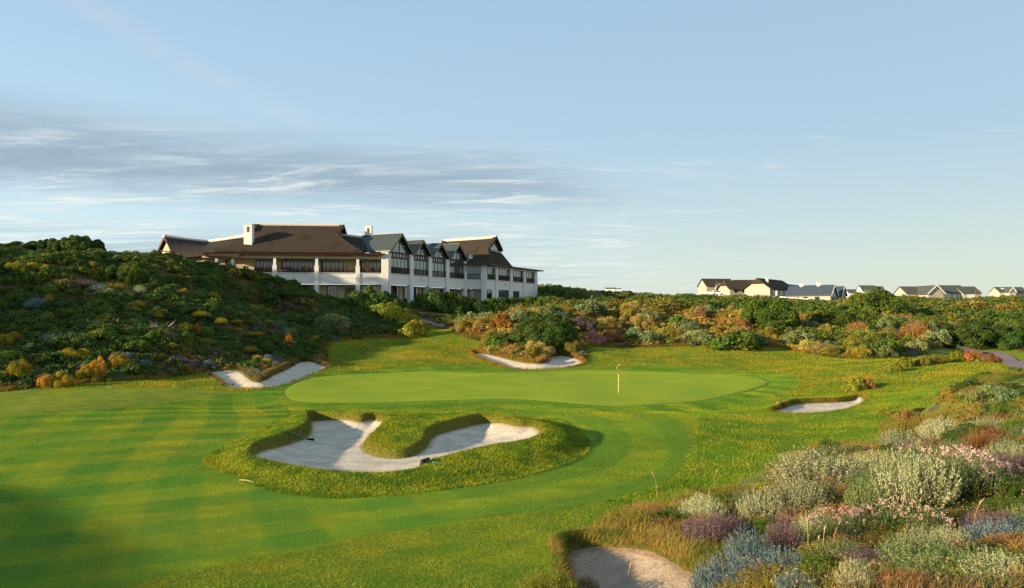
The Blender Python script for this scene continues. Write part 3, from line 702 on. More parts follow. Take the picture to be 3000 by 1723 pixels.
# low thatched roof left of the hall, and the small gabled wing at its end
lw = MB()
def sheet(mb, a, b, c, d, n=8, th=.3):
    a, b, c, d = map(Vector, (a, b, c, d)); D = Vector((0, 0, -th))
    for i in range(n):
        for j in range(4):
            f = lambda s_, r_: (a.lerp(b, s_)).lerp(d.lerp(c, s_), r_)
            mb.face([f(i/n, j/4), f((i+1)/n, j/4), f((i+1)/n, (j+1)/4), f(i/n, (j+1)/4)])
    mb.face([d, c, c+D, d+D]); mb.face([a, d, d+D, a+D]); mb.face([b+D, c+D, c, b]); mb.face([a+D, b+D, b, a])
r0 = at(608, 709, 141.6); r1 = at(722, 692, 133.2)
sheet(lw, r0, r1+Vector((1.5, .5, 0)), at(700, 747, 126.0), at(588, 744, 126.2))
sheet(lw, at(608, 709, 141.6), r1+Vector((1.5, .5, 0)), Vector((-38, 145, 15.5)), Vector((-50, 148, 15.5)))
gA = at(483, 694, 134.2)
sheet(lw, gA, r0, at(600, 744, 128.2), at(507, 752, 129.0), 6)
lw.build('thatched_roof', M_THATCH2, club)
l2 = MB(); fl_ = at(460, 740, 135.4); fr_ = at(507, 737, 132.6)
sheet(l2, gA, r0, Vector((-60, 145, 15.8)), fl_-Vector((.3, 0, .3)), 6); l2.build('thatched_roof', M_THATCH2, club)
gwm = MB(); q0 = fl_.lerp(gA, .16)+Vector((.35, .35, 0)); q1 = fr_.lerp(gA, .05)+Vector((-.25, .2, 0)); q2 = gA+Vector((.1, .35, -.75)); gwm.face([q0, q1, q2]); gwm.bar((q0+q1)/2+Vector((-.05, -.08, 0)), q2, .08, .08)
lwall = MB(); lwall.hexa([(-56.5, 131, 11), (-48.5, 129.5, 11), (-46, 142, 11), (-58, 144, 11)], [(-56.5, 132.2, 16.0), (-48.5, 129.5, 15.6), (-46, 142, 15.6), (-58, 144, 16)]); lwall.build('wing_wall', M_CREAM, club)
q3 = Vector((q0.x, q0.y, 12)); q4 = Vector((q1.x, q1.y, 12)); gwm.face([q3, q4, q1, q0]); gwm.build('gable_wall', M_CREAM, club)
gb = MB(); gb.bar(q0+Vector((-.1, -.12, -.1)), q1+Vector((-.1, -.12, -.1)), .3, .18); gb.bar(fl_+Vector((0, -.1, -.1)), gA+Vector((0, -.25, -.15)), .12, .3); gb.bar(fr_+Vector((0, -.1, -.1)), gA+Vector((0, -.25, -.15)), .12, .3); gb.build('bargeboard', M_FASCIA, club)
cpz = MB(); cpz.tube([gA+Vector((-.1, -.3, .12)), gA.lerp(r0, .5)+Vector((0, 0, .02)), r0+Vector((0, 0, .1)), r0.lerp(r1, .5)+Vector((0, 0, .06)), r1+Vector((0, 0, .1))], .24, 8)
cpz.build('ridge_cap', M_CAP, club)
# dark thatch between the hall and the first metal roof
l3 = MB(); rA = at(1012, 690, 136.5); rB = at(1064, 697.5, 136.3)
sheet(l3, rA+Vector((-3, 0, 0)), rB, at(1066, 741, 128.8), at(990, 744, 129)); l3.build('thatched_roof', M_THATCH2, club)
cpz = MB(); cpz.tube([rA+Vector((-1, 0, .1)), rB+Vector((0, 0, .08))], .22, 8); cpz.build('ridge_cap', M_CAP, club)
vf_ = MB(); vf_.bar(at(1063, 697, 136), at(1063, 742, 128.6)+Vector((0, 0, .1)), .12, .12); vf_.build('valley_flashing', M_FRAME, club)
# chimneys
def chimney(px0, px1, pyt, pyb, Y, hole):
    a = at(px0, pyt, Y); b = at(px1, pyb, Y); wd = (b.x-a.x); x0, x1 = a.x, b.x; zt, zb = a.z, b.z-1.5; m = MB()
    hz0, hz1 = zt-.45-.85, zt-.45
    m.box(x0, x1, Y, Y+1.1, zb, hz0)
    for xa, xb in ((x0, x0+wd*.36), (x1-wd*.28, x1)): m.box(xa, xb, Y, Y+1.1, hz0, hz1)
    m.box(x0, x1, Y, Y+1.1, hz1, zt-.08); m.box(x0-.06, x1+.06, Y-.06, Y+1.16, zt-.08, zt)
    o = m.build('chimney', M_WHITE, club); d = MB(); d.box(x0+wd*.4, x1-wd*.3, Y+.5, Y+1.0, hz0+.02, hz1-.02); d.build('flue', M_CREAM, o)
chimney(714, 738, 656, 706, 127.8, 0); chimney(1068, 1088.5, 661, 697, 137, 0)
# satellite dish on the wing roof, wall lamps
m = MB(); ctr = at(1379, 752, 152); rr_ = .42
for k in range(14):
    a0 = 2*PI*k/14; a1 = 2*PI*(k+1)/14
    m.face([ctr, ctr+Vector((math.cos(a0)*rr_, -.12, math.sin(a0)*rr_)), ctr+Vector((math.cos(a1)*rr_, -.12, math.sin(a1)*rr_))])
m.tube([ctr+Vector((0, .1, 0)), ctr+Vector((-.1, .25, -.5)), ctr+Vector((-.1, .3, -1.6))], .04, 6); m.build('satellite_dish', M_GREY, club)
m = MB(); m.bar(at(1374, 752, 151), at(1374, 765, 151), .05, .05); m.build('aerial', M_GREY, club)
for S, px, py in ((S1, 866, 806), (S2, 1233, 817), (S4, 1480, 831), (S1, 928, 853)):
    u = S.up(px); z = S.zp(px, py); m = MB(); S.box(m, u-.12, u+.12, z-.1, z+.1, -.0, .22); S.box(m, u-.18, u+.18, z-.16, z-.1, .05, .3); m.build('wall_lamp', M_GREY, club)
# balcony chairs behind the rails
def chair_mesh():
    m = MB()
    for x in (-.26, .22):
        for y in (-.25, .21): m.box(x, x+.05, y, y+.05, 0, .42 if y < 0 else .42)
    m.box(-.28, .28, -.28, .27, .42, .5); m.hexa([(-.28, .2, .5), (.28, .2, .5), (.28, .27, .5), (-.28, .27, .5)], [(-.24, .30, 1.12), (.24, .30, 1.12), (.24, .36, 1.12), (-.24, .36, 1.12)])
    for x in (-.31, .25): m.box(x, x+.06, -.26, .22, .62, .67); m.box(x, x+.06, -.26, -.2, .42, .62)
    return m
ch0 = None; k_ = 0
for a, b, n in ((700, 795, 5), (815, 915, 7), (940, 1040, 6), (1060, 1110, 3)):
    for i in range(n):
        u = S1.up(a+(b-a)*(i+.5)/n)+random.uniform(-.25, .25); p = S1.p(u, -1.2-random.random()*.8, ZS-.03)
        if ch0 is None: c = ch0 = chair_mesh().build('balcony_chair', M_TIMBER)
        else: c = ch0.copy(); COL.objects.link(c)
        c.location = p; c.rotation_euler.z = random.uniform(0, 6.28)
        tag(c, 'dark brown armchair on the upper balcony of the clubhouse behind the railing', 'chair', 'dark armchairs on the clubhouse balcony')

# ---------------------------------------------------------------- far houses
M_HWALL = m_plain('house_plaster', (.36, .335, .275), .85, .05, 1.0)
M_HGREY = m_plain('grey_slate_roof', (.065, .07, .058), .75, .15, 1.0)
M_HBLUE = m_plain('blue_slate_roof', (.045, .06, .085), .6, .15, 1.0)
def gable(mw, mr, c, yaw, L, W_, hw, hr, ov=.5, hip=0, th=.3):
    """gabled block: ridge along local x. mw walls, mr roof. hip: how much of the ridge is cut at each end"""
    cs, sn = math.cos(yaw), math.sin(yaw)
    T_ = lambda x, y, z: Vector((c[0]+x*cs-y*sn, c[1]+x*sn+y*cs, c[2]+z))
    l, w = L/2, W_/2
    mw.hexa([T_(-l, -w, -7), T_(l, -w, -7), T_(l, w, -7), T_(-l, w, -7)], [T_(-l, -w, hw), T_(l, -w, hw), T_(l, w, hw), T_(-l, w, hw)])
    if hip < 1:
        for s_ in (-1, 1):
            tz = hw+hr*(1-hip) ; yy = w*hip
            mw.face([T_(s_*l, -w, hw), T_(s_*l, w, hw), T_(s_*l, yy, tz), T_(s_*l, -yy, tz)])
    k = hr/w; ro = l+ov; wo = w+ov; ze = hw-ov*k; rl_ = ro-hip*hr*.8
    for s_ in (-1, 1):
        a = [T_(-ro, s_*wo, ze), T_(ro, s_*wo, ze)]
        if hip:
            y2 = wo*hip; z2 = hw+hr*(1-hip*wo/w)
            pts = a+[T_(ro, s_*y2, z2), T_(rl_, 0, hw+hr), T_(-rl_, 0, hw+hr), T_(-ro, s_*y2, z2)]
        else: pts = a+[T_(ro, 0, hw+hr), T_(-ro, 0, hw+hr)]
        up = Vector((0, 0, th)); mr.face([p+up for p in pts]); mr.face([p for p in pts][::-1])
        for i in range(len(pts)): p, q = pts[i], pts[(i+1) % len(pts)]; mr.face([p, q, q+up, p+up])
    if hip:
        for s_ in (-1, 1):
            y2 = wo*hip; z2 = hw+hr*(1-hip*wo/w); up = Vector((0, 0, th))
            p3 = [T_(s_*ro, -y2, z2), T_(s_*ro, y2, z2), T_(s_*rl_, 0, hw+hr)]; mr.face([p+up for p in p3]); mr.face([p for p in p3])
    return T_
def wins(parent, T_, side, spots, w, h, mat=M_GLASSD, name='window'):
    """side: ('y', value) long wall or ('x', value) gable end; spots: (along, z)"""
    for a, z in spots:
        m = MB(); e = .06*(1 if side[1] > 0 else -1)
        if side[0] == 'y': q = [T_(a-w/2, side[1]+e, z), T_(a+w/2, side[1]+e, z), T_(a+w/2, side[1]+e, z+h), T_(a-w/2, side[1]+e, z+h)]; iq = [T_(a-w/2, side[1]-e, z), T_(a+w/2, side[1]-e, z), T_(a+w/2, side[1]-e, z+h), T_(a-w/2, side[1]-e, z+h)]
        else: q = [T_(side[1]+e, a-w/2, z), T_(side[1]+e, a+w/2, z), T_(side[1]+e, a+w/2, z+h), T_(side[1]+e, a-w/2, z+h)]; iq = [T_(side[1]-e, a-w/2, z), T_(side[1]-e, a+w/2, z), T_(side[1]-e, a+w/2, z+h), T_(side[1]-e, a-w/2, z+h)]
        m.hexa([iq[0], iq[1], q[1], q[0]], [iq[3], iq[2], q[2], q[3]]); m.build(name, mat, parent)
def chim(parent, T_, x, y, z, h=1.6, s=1.0):
    m = MB(); p = T_(x, y, z); m.box(p.x-s/2, p.x+s/2, p.y-s/2, p.y+s/2, p.z-1.2, p.z+h); m.box(p.x-s/2-.1, p.x+s/2+.1, p.y-s/2-.1, p.y+s/2+.1, p.z+h, p.z+h+.15); m.build('chimney', M_WHITE, parent)
def hpos(px, pyb, Y): p = at(px, pyb, Y); return (p.x, p.y, p.z)
# big thatched house: the gable end faces the camera, balcony side runs away to the right
D = 300.0; S_ = D/F
c0_ = at(2218, 866, D); yaw = math.radians(52)
H = world_thing('thatched_house', tuple(c0_), 'large white house with a long brown thatched roof and columned balcony on the far dune', 'house')
mw, mr = MB(), MB(); Lh = 26.0
cc = (c0_.x+math.cos(yaw)*Lh/2, c0_.y+math.sin(yaw)*Lh/2, c0_.z)
T_ = gable(mw, mr, cc, yaw, Lh, 9.6, 2.7, 3.5, .9, .42, .3)
cc2 = (c0_.x+math.cos(yaw)*(Lh+9)+.5, c0_.y+math.sin(yaw)*(Lh+9), c0_.z-.3)
T2 = gable(mw, mr, cc2, yaw, 17, 9.6, 2.3, 2.9, .9, .4, .3)
mw.build('wall', M_HWALL, H); rf = mr.build('thatched_roof', M_THATCH2, H)
chim(rf, T_, -Lh/2+4, -2.2, 5.2, 1.3, .8)
m = MB()
for k in range(9):
    p = T_(-Lh/2+1.5+k*4.6, -6.6, -.2); m = MB(); m.box(p.x-.22, p.x+.22, p.y-.22, p.y+.22, p.z, p.z+2.0); m.build('column', M_WHITE, H)
m = MB(); a0, a1 = T_(-Lh/2+.6, -6.3, -.6), T_(Lh/2+17, -6.3, -.9); m.bar(a0, a1, 1.6, .35); m.build('balcony', M_WHITE, H)
wins(H, T_, ('y', -4.8), [(-Lh/2+2.6+k*4.4, .2) for k in range(8)], 2.6, 1.8, M_GLASSD)
m = MB(); pz = T_(-Lh/2-.08, -2.2, 1.6)
for k in range(12): a_ = 2*PI*k/12; b_ = 2*PI*(k+1)/12; m.face([T_(-Lh/2-.08, -3.4, 1.7), T_(-Lh/2-.08, -3.4+.45*math.cos(a_), 1.7+.45*math.sin(a_)), T_(-Lh/2-.08, -3.4+.45*math.cos(b_), 1.7+.45*math.sin(b_))])
m.build('round_vent', M_GREY, H)
# pergola terrace in front of it
Pg = world_thing('pergola', tuple(at(2230, 868, D-12)), 'white flat pergola with square posts below the thatched house', 'pergola')
for xa, ya, xb, yb in ((2200, 865.5, 2248, 865.5), (2290, 870, 2375, 877)):
    a = at(xa, ya, D-10); b = at(xb, yb, D-(8 if xa < 2250 else 20)); m = MB(); m.bar(a, b, 2.2, .3); m.build('beam', M_WHITE, Pg)
    for k in range(6): p = a.lerp(b, (k+.3)/6); m = MB(); m.box(p.x-.18, p.x+.18, p.y-1.2, p.y-.85, p.z-2.4, p.z-.16); m.build('post', M_WHITE, Pg)
# low thatched house joined to its left
H = world_thing('thatched_cottage', tuple(at(2140, 864, 318)), 'low thatched cottage with hipped end just left of the big thatched house', 'house')
mw, mr = MB(), MB(); T_ = gable(mw, mr, hpos(2152, 862, 318), math.radians(14), 9, 9, 2.1, 2.9, .8, .5, .3); T2 = gable(mw, mr, hpos(2185, 858, 325), math.radians(0), 9, 7, 2.4, 2.6, .5, 0, .3)
mw.build('wall', M_HWALL, H); rf = mr.build('thatched_roof', M_THATCH2, H); m = MB(); m.bar(T2(-5, 0, 5.3), T2(5, 0, 5.3), .5, .3); m.build('ridge_cap', M_CAP, rf)
wins(H, T_, ('y', -4.5), [(-2, .5), (1.5, .5)], 1.2, 1.1)
# cream house with dormers at the far left of the row
H = world_thing('dormer_house', tuple(at(2092, 855, 350)), 'cream house with brown roof and small dormers, leftmost of the far houses', 'house')
mw, mr = MB(), MB(); T_ = gable(mw, mr, hpos(2098, 856, 350), math.radians(12), 12.5, 8, 2.6, 2.9, .5, 0, .25)
for x in (-1.2, 3.6): gable(mw, mr, tuple(T_(x, -3.3, 1.9)), math.radians(12+90), 3, 2.4, 1.2, 1.1, .2, 0, .12)
mw.build('wall', M_HWALL, H); mr.build('roof', M_THATCH2, H); wins(H, T_, ('y', -4.85), [(-1.2, 2.0), (3.6, 2.0)], 1.5, 1.0, M_GLASS)
W_l = MB(); p = at(2079, 865, 300); W_l.box(p.x-1.1, p.x+1.1, p.y, p.y+.6, p.z-1.5, p.z+1.3); W_l.box(p.x-1.2, p.x+1.2, p.y-.1, p.y+.7, p.z+1.3, p.z+1.42)
tag(W_l.build('boundary_wall', M_WHITE), 'short white plastered gate wall beside the parked white vehicle', 'wall')
# two slate houses, gable ends to the right
H = world_thing('slate_house', tuple(at(2390, 873, 290)), 'white house with dark slate roof and two chimneys right of the thatched house', 'house')
mw, mr = MB(), MB(); yw = math.radians(-36); T_ = gable(mw, mr, hpos(2378, 873, 292), yw, 15, 8, 1.0, 3.3, .5, 0, .25)
m2 = MB(); mw.build('wall', M_HWALL, H); rf = mr.build('slate_roof', M_HBLUE, H); chim(rf, T_, -3.5, 0, 4.1, 1.0, 1.3); chim(rf, T_, 2.4, 0, 4.1, 1.3, 1.2)
wins(H, T_, ('x', 7.5), [(-1, -2), (1.5, -2)], 1.2, 2.2); wins(H, T_, ('y', -4), [(-4, -1.5), (-1, -1.5), (3, -1.5)], 1.6, 1.8)
m = MB()
for s_ in (-1, 1): m.bar(T_(8.08, s_*4.5, .6), T_(8.08, 0, 4.4), .12, .5)
m.build('bargeboard', M_WHITE, H)
H = world_thing('slate_house', tuple(at(2450, 873, 300)), 'smaller slate roofed white house with bare gable end, at the right of the pair', 'house')
mw, mr = MB(), MB(); T_ = gable(mw, mr, hpos(2436, 873, 300), yw, 8.5, 7, .9, 3.1, .4, 0, .25); mw.build('wall', M_HWALL, H); mr.build('slate_roof', M_HBLUE, H)
wins(H, T_, ('y', -3.5), [(-2, -1.5), (.3, -1.5)], 1.4, 2.2); wins(H, T_, ('x', 4.25), [(0, .3)], .8, 1.0)
m = MB()
for s_ in (-1, 1): m.bar(T_(4.75, s_*3.9, .4), T_(4.75, 0, 4.1), .12, .4)
m.build('bargeboard', M_WHITE, H)
# house with dormers showing above the bush
H = world_thing('dormer_house', tuple(at(2540, 855, 380)), 'distant grey roofed house with three white gabled dormers above the round green bushes', 'house')
mw, mr = MB(), MB(); T_ = gable(mw, mr, hpos(2540, 860, 380), math.radians(4), 7.3, 7, .9, 2.7, .3, 0, .2); T3 = gable(mw, mr, hpos(2574, 860, 382), math.radians(-6), 3.6, 6, .8, 2.4, .2, 0, .2); T4 = gable(mw, mr, hpos(2500, 862, 384), 0, 6.5, 6, .5, 1.6, .3, 0, .2)
for x in (-2.4, 0.1): gable(mw, mr, tuple(T_(x, -3.2, 0)), math.radians(94), 2.5, 1.9, .8, 1.0, .15, 0, .1)
gable(mw, mr, tuple(T3(-.3, -2.8, 0)), math.radians(86), 2.5, 1.7, .8, 1.0, .15, 0, .1)
mw.build('wall', M_WHITE, H); mr.build('roof', M_HGREY, H); wins(H, T_, ('y', -4.5), [(-2.4, .2), (.1, .2)], .7, .7)
# large house with long grey roof
Dh = 330
H = world_thing('long_house', tuple(at(2780, 874, Dh)), 'long cream house with grey sheet roofs and a broad front gable at the right', 'house')
mw, mr = MB(), MB()
T_ = gable(mw, mr, hpos(2682, 872, Dh+6), math.radians(4), 13, 10, 1.5, 2.9, .4, 0, .2)
Tg = gable(mw, mr, hpos(2716, 872, Dh), math.radians(-82), 11, 6.6, 1.6, 3.0, .6, 0, .25)
T3 = gable(mw, mr, hpos(2775, 873, Dh+5), math.radians(5), 10.5, 9, 1.9, 3.1, .4, 0, .2)
T4 = gable(mw, mr, hpos(2827, 873, Dh+4), math.radians(5), 7.5, 9, 1.8, 2.7, .4, 0, .2)
mw.build('wall', M_HWALL, H); mr.build('roof', M_HGREY, H)
m = MB()
for s_ in (-1, 1): m.bar(Tg(6.15, s_*3.95, 1.2), Tg(6.15, 0, 4.75), .15, .45)
m.build('bargeboard', M_WHITE, H)
wins(H, Tg, ('x', 5.5), [(0, 3.2)], 1.0, .7); wins(H, T3, ('y', -4.5), [(-4.1, -.2), (-2.2, -.2)], 1.5, 2.0); wins(H, T3, ('y', -4.5), [(.2, 0), (2.4, 0)], 1.6, 1.7, M_WHITE, 'door')
wins(H, T4, ('y', -4.5), [(-.2, .0)], 3.4, 1.6, M_WHITE, 'door')
Sf = MB(); a = at(2858, 872, Dh-2)
for dx in (0, 1.0, 1.9):
    Sf.box(a.x+dx-.06, a.x+dx+.06, a.y, a.y+.12, a.z-1, a.z+3.1)
for dz in (1.0, 3.0): Sf.box(a.x-.1, a.x+2, a.y-.05, a.y+.02, a.z+dz-.06, a.z+dz+.06)
tag(Sf.build('timber_frame', m_plain('rust_timber', (.20, .09, .05), .8, .2, 5)), 'brown open timber frame standing at the right end of the long cream house', 'frame')
H = world_thing('far_house', tuple(at(2955, 860, 400)), 'small distant cream house with a white bargeboarded gable near the right edge', 'house')
mw, mr = MB(), MB(); T_ = gable(mw, mr, hpos(2953, 860, 402), math.radians(2), 13.5, 8, .6, 2.4, .3, 0, .2); Tg = gable(mw, mr, hpos(2955, 860, 397), math.radians(-88), 6, 3.2, .7, 2.0, .3, 0, .15)
mw.build('wall', M_HWALL, H); mr.build('roof', M_HGREY, H); chim(H, T_, -3.8, -1.5, 1.6, .9, 1.0)
m = MB()
for s_ in (-1, 1): m.bar(Tg(3.4, s_*1.9, .4), Tg(3.4, 0, 2.9), .12, .4)
m.build('bargeboard', M_WHITE, H); wins(H, Tg, ('x', 3.0), [(0, .4)], 1.6, .9)
H = world_thing('far_house', tuple(at(1800, 842, 520)), 'tiny white house with two low roofs on the horizon right of the clubhouse', 'house')
mw, mr = MB(), MB(); gable(mw, mr, hpos(1787, 849, 520), 0, 6, 5, .6, .6, .3, 0, .15); gable(mw, mr, hpos(1810, 849, 520), 0, 3.4, 5, .4, .4, .3, 0, .15); mw.build('wall', M_WHITE, H); mr.build('roof', M_HGREY, H)
# parked vehicle
V = world_thing('parked_car', tuple(at(2103, 864.5, 305)), 'small white station wagon parked beside the white gate wall among bushes', 'car')
a = at(2103, 864, 305); M_CAR = m_plain('white_car_paint', (.75, .75, .72), .3, .03, 2, .5); M_TYRE = m_plain('tyre_rubber', (.02, .02, .02), .8)
m = MB(); prof = [(-2.2, .35), (2.2, .35), (2.25, .75), (2.1, .95), (1.2, 1.05), (.7, 1.5), (-1.9, 1.52), (-2.2, 1.0)]
for y in (-.85, .85): m.face([(a.x+x, a.y+y, a.z+z) for x, z in (prof if y < 0 else prof[::-1])])
for i in range(8): p, q_ = prof[i], prof[(i+1) % 8]; m.face([(a.x+p[0], a.y-.85, a.z+p[1]), (a.x+p[0], a.y+.85, a.z+p[1]), (a.x+q_[0], a.y+.85, a.z+q_[1]), (a.x+q_[0], a.y-.85, a.z+q_[1])])
m.build('body', M_CAR, V)
m = MB(); m.face([(a.x+x, a.y-.87, a.z+z) for x, z in ((-1.8, 1.02), (.95, 1.02), (.62, 1.42), (-1.75, 1.42))]); m.build('side_window', M_GLASSD, V)
for x in (-1.35, 1.35):
    for y in (-.8, .8): m = MB(); m.tube([(a.x+x, a.y+y-.1, a.z+.33), (a.x+x, a.y+y+.1, a.z+.33)], .33, 14); m.build('wheel', M_TYRE, V)

# ---------------------------------------------------------------- things on the course
fp = G(1812, 1152); fl = empty('flagstick', tuple(fp)); tag(fl, 'yellow flagstick with limp yellow and black chequered flag standing in the putting green', 'flagstick')
m = MB(); m.tube([(0, 0, -.05), (0, 0, .7), (.015, 0, 1.4), (.03, 0, 2.13)], .028, 10); m.build('pole', m_plain('yellow_pole', (.58, .48, .14), .4, .04, 5), fl)
m = MB(); nf = 14; nz = 12; Wd = .34
def fpt(i, j):
    s_ = i/nf; z = 2.07-j/nz*.62-s_*.10*(1+.3*math.sin(j)); fold = math.sin(s_*9)*.05
    return (.02-s_*.13*(1+.5*math.sin(j*.55))-.01, fold+.02*math.sin(j*.8+s_*5)-.02, z)
for i in range(nf):
    for j in range(nz): m.face([fpt(i, j), fpt(i+1, j), fpt(i+1, j+1), fpt(i, j+1)], (i//5+j//2) % 2)
fo = m.build('flag', [m_plain('yellow_cloth', (.60, .48, .08), .8, .05, 5), m_plain('black_cloth', (.012, .012, .012), .8)], fl, smooth=True)
sm = fo.modifiers.new('cloth', 'SOLIDIFY'); sm.thickness = .004
m = MB(); m.tube([(.03, 0, 2.12), (.035, 0, 2.16), (.045, .0, 2.22)], [.035, .03, .008], 8); m.build('finial', bpy.data.materials['black_cloth'], fl)
m = MB(); m.tube([(fp.x, fp.y, fp.z-.02), (fp.x, fp.y, fp.z+.028)], .054, 16)
M_TEAL = m_plain('teal_fibreglass', (.02, .22, .17), .4, .05, 5); M_BLK = m_plain('black_plastic', (.012, .012, .014), .5, .05, 5); M_PALE = m_plain('pale_fibreglass', (.62, .68, .62), .4, .05, 5)
def rake(hx, hy, tx, ty, mat, label, length=1.75, hw=.62, lift=.04):
    a = G(hx, hy); b = G(tx, ty); r = empty('bunker_rake', tuple(a)); tag(r, label, 'rake', 'rakes lying by the bunkers')
    d = b-a; d.z = 0; d.normalize(); b = a+d*length; b.z = float(gz(b.x, b.y)); dz = b.z-a.z
    sd_ = max([sdist([b.x], [b.y], BP[k][:, :2])[0] for k in BP]); 
    m = MB(); m.tube([(0, 0, .10), (d.x*length*.5, d.y*length*.5, .09+dz*.5+lift), (d.x*length, d.y*length, dz+.06+lift)], .022, 8); m.build('handle', mat, r)
    n = Vector((-d.y, d.x, 0)); m = MB(); m.bar(n*hw/2+Vector((0, 0, .11)), -n*hw/2+Vector((0, 0, .11)), .09, .10); 
    for k in range(13): q = n*(hw*(k/12-.5)); m.bar(q+Vector((0, 0, .08)), q+Vector((0, 0, .0))-d*.03, .025, .025)
    m.build('rake_head', M_BLK, r)
rake(683, 1131, 645, 1119, M_TEAL, 'teal handled rake with black head at the left tip of the left bunker')
rake(902, 1294, 843, 1273, M_TEAL, 'teal handled rake with black head lying off the left bank of the central bunker', 1.9)
rake(1245, 1357, 1330, 1362, M_TEAL, 'rake with only its black head showing at the front edge of the central bunker', 1.5, .6, -.08)
rake(2291, 1187, 2231, 1173, M_PALE, 'pale handled rake lying on the grass left of the small right bunker', 1.55, .4)
tp = G(722, 1412); m = MB(); m.tube([(-.3, .2, .03), (0, 0, .06), (.28, -.16, .03)], [.012, .015, .01], 6); o = m.build('fallen_twig', m_plain('bleached_wood', (.5, .38, .2), .8)); o.location = tp; tag(o, 'short bleached twig lying on the mown grass below the central bunker', 'twig')
# bench on the crest
bp = at(197, 772, 91); bp.z = zat(749, 91)-.95; bn = empty('garden_bench', tuple(bp), math.radians(8)); tag(bn, 'weathered pinkish slatted bench with arched back among shrubs on the left crest', 'bench')
M_BN = m_plain('weathered_bench_wood', (.30, .19, .20), .8, .15, 5)
for x in (-.85, .80):
    for y in (-.22, .22):
        m = MB(); m.box(x, x+.06, y-.03, y+.03, -1.0, .45 if y < 0 else .75); m.build('leg', M_BN, bn)
m = MB()
for k in range(6): m.box(-.88, .88, -.25+k*.09, -.18+k*.09, .42, .45)
m.build('seat', M_BN, bn)
m = MB(); pts = [(-.88+1.76*k/14, .25, .78+.17*math.sin(PI*k/14)) for k in range(15)]
for p, q_ in zip(pts, pts[1:]): m.bar(p, q_, .05, .07)
m.bar((-.88, .25, .5), (.88, .25, .5), .05, .06)
for k in range(1, 20): x = -.88+1.76*k/20; m.bar((x, .25, .5), (x, .25, .78+.17*math.sin(PI*k/20)), .04, .03)
m.build('backrest', M_BN, bn)
for s_ in (-1, 1): m = MB(); m.bar((s_*.86, -.25, .66), (s_*.86, .25, .68), .07, .04); m.build('armrest', M_BN, bn)
# ---------------------------------------------------------------- vegetation generators
def unit(v): return v/(np.linalg.norm(v, axis=1, keepdims=True)+1e-9)
def leaves(P, N, L, Wd, r, spread=.8, along=None):
    """one rhombic leaf per point: P centres, N facing, L length, Wd width"""
    n = len(P); N = unit(N+r.normal(0, spread, (n, 3))); a = r.normal(0, 1, (n, 3)) if along is None else along+r.normal(0, .35, (n, 3))
    a = unit(a-(a*N).sum(1, keepdims=True)*N); b = np.cross(N, a); L = np.reshape(L, (-1, 1))*np.ones((n, 1)); Wd = np.reshape(Wd, (-1, 1))*np.ones((n, 1))
    V = np.empty((n, 4, 3)); V[:, 0] = P-a*L/2; V[:, 1] = P+b*Wd/2-a*L*.05; V[:, 2] = P+a*L/2+N*L*.08; V[:, 3] = P-b*Wd/2-a*L*.05
    return V
def tints(n, r, lo=.65, hi=1.35, hue=.12):
    v = r.uniform(lo, hi, (n, 1)); h = r.normal(0, hue, (n, 1)); return np.clip(v*np.concatenate([1+h, np.ones((n, 1)), 1-h*.5], 1), .15, 2.2)
def dome(r, n, lobes=20, leaf=.11, flat=.8, lr=(.24, .40), tip=None, rough=1.0, low=-.12, lowc=.02):
    """rounded bush of radius 1: leaf clumps on many overlapping lobes; tip: (colour factor, share) of the outer leaves"""
    th = r.uniform(0, 2*PI, lobes); ph = np.arccos(r.uniform(lowc, 1, lobes)); rad = r.uniform(.50, .78, lobes)
    C = np.stack([np.sin(ph)*np.cos(th)*rad, np.sin(ph)*np.sin(th)*rad, np.cos(ph)*rad*flat], 1)
    R = r.uniform(*lr, lobes); w = R**2; k = r.choice(lobes, n, p=w/w.sum())
    d = unit(r.normal(0, 1, (n, 3))+C[k]*1.7+np.array([0, 0, .25])); q = r.uniform(.62, 1.06, (n, 1))**.7
    P = C[k]+d*R[k][:, None]*q; P[:, 2] *= flat/.8
    ok = P[:, 2] > low; P = P[ok]; d = d[ok]; k = k[ok]; m = len(P)
    V = leaves(P, d, leaf*r.uniform(.7, 1.3, m), leaf*.6*r.uniform(.7, 1.2, m), r, .75*rough)
    lt = r.uniform(.78, 1.22, lobes); lh = r.normal(0, .12, lobes)
    T = tints(m, r)*lt[k][:, None]*np.stack([1+lh[k], np.ones(m), 1-lh[k]], 1)
    if tip is not None:
        s_ = r.random(m) < tip[1]*(np.linalg.norm(P, axis=1) > .55)*(r.random(lobes) < .7)[k]; T[s_] *= np.array(tip[0])
    return V, np.clip(T, .05, 5)
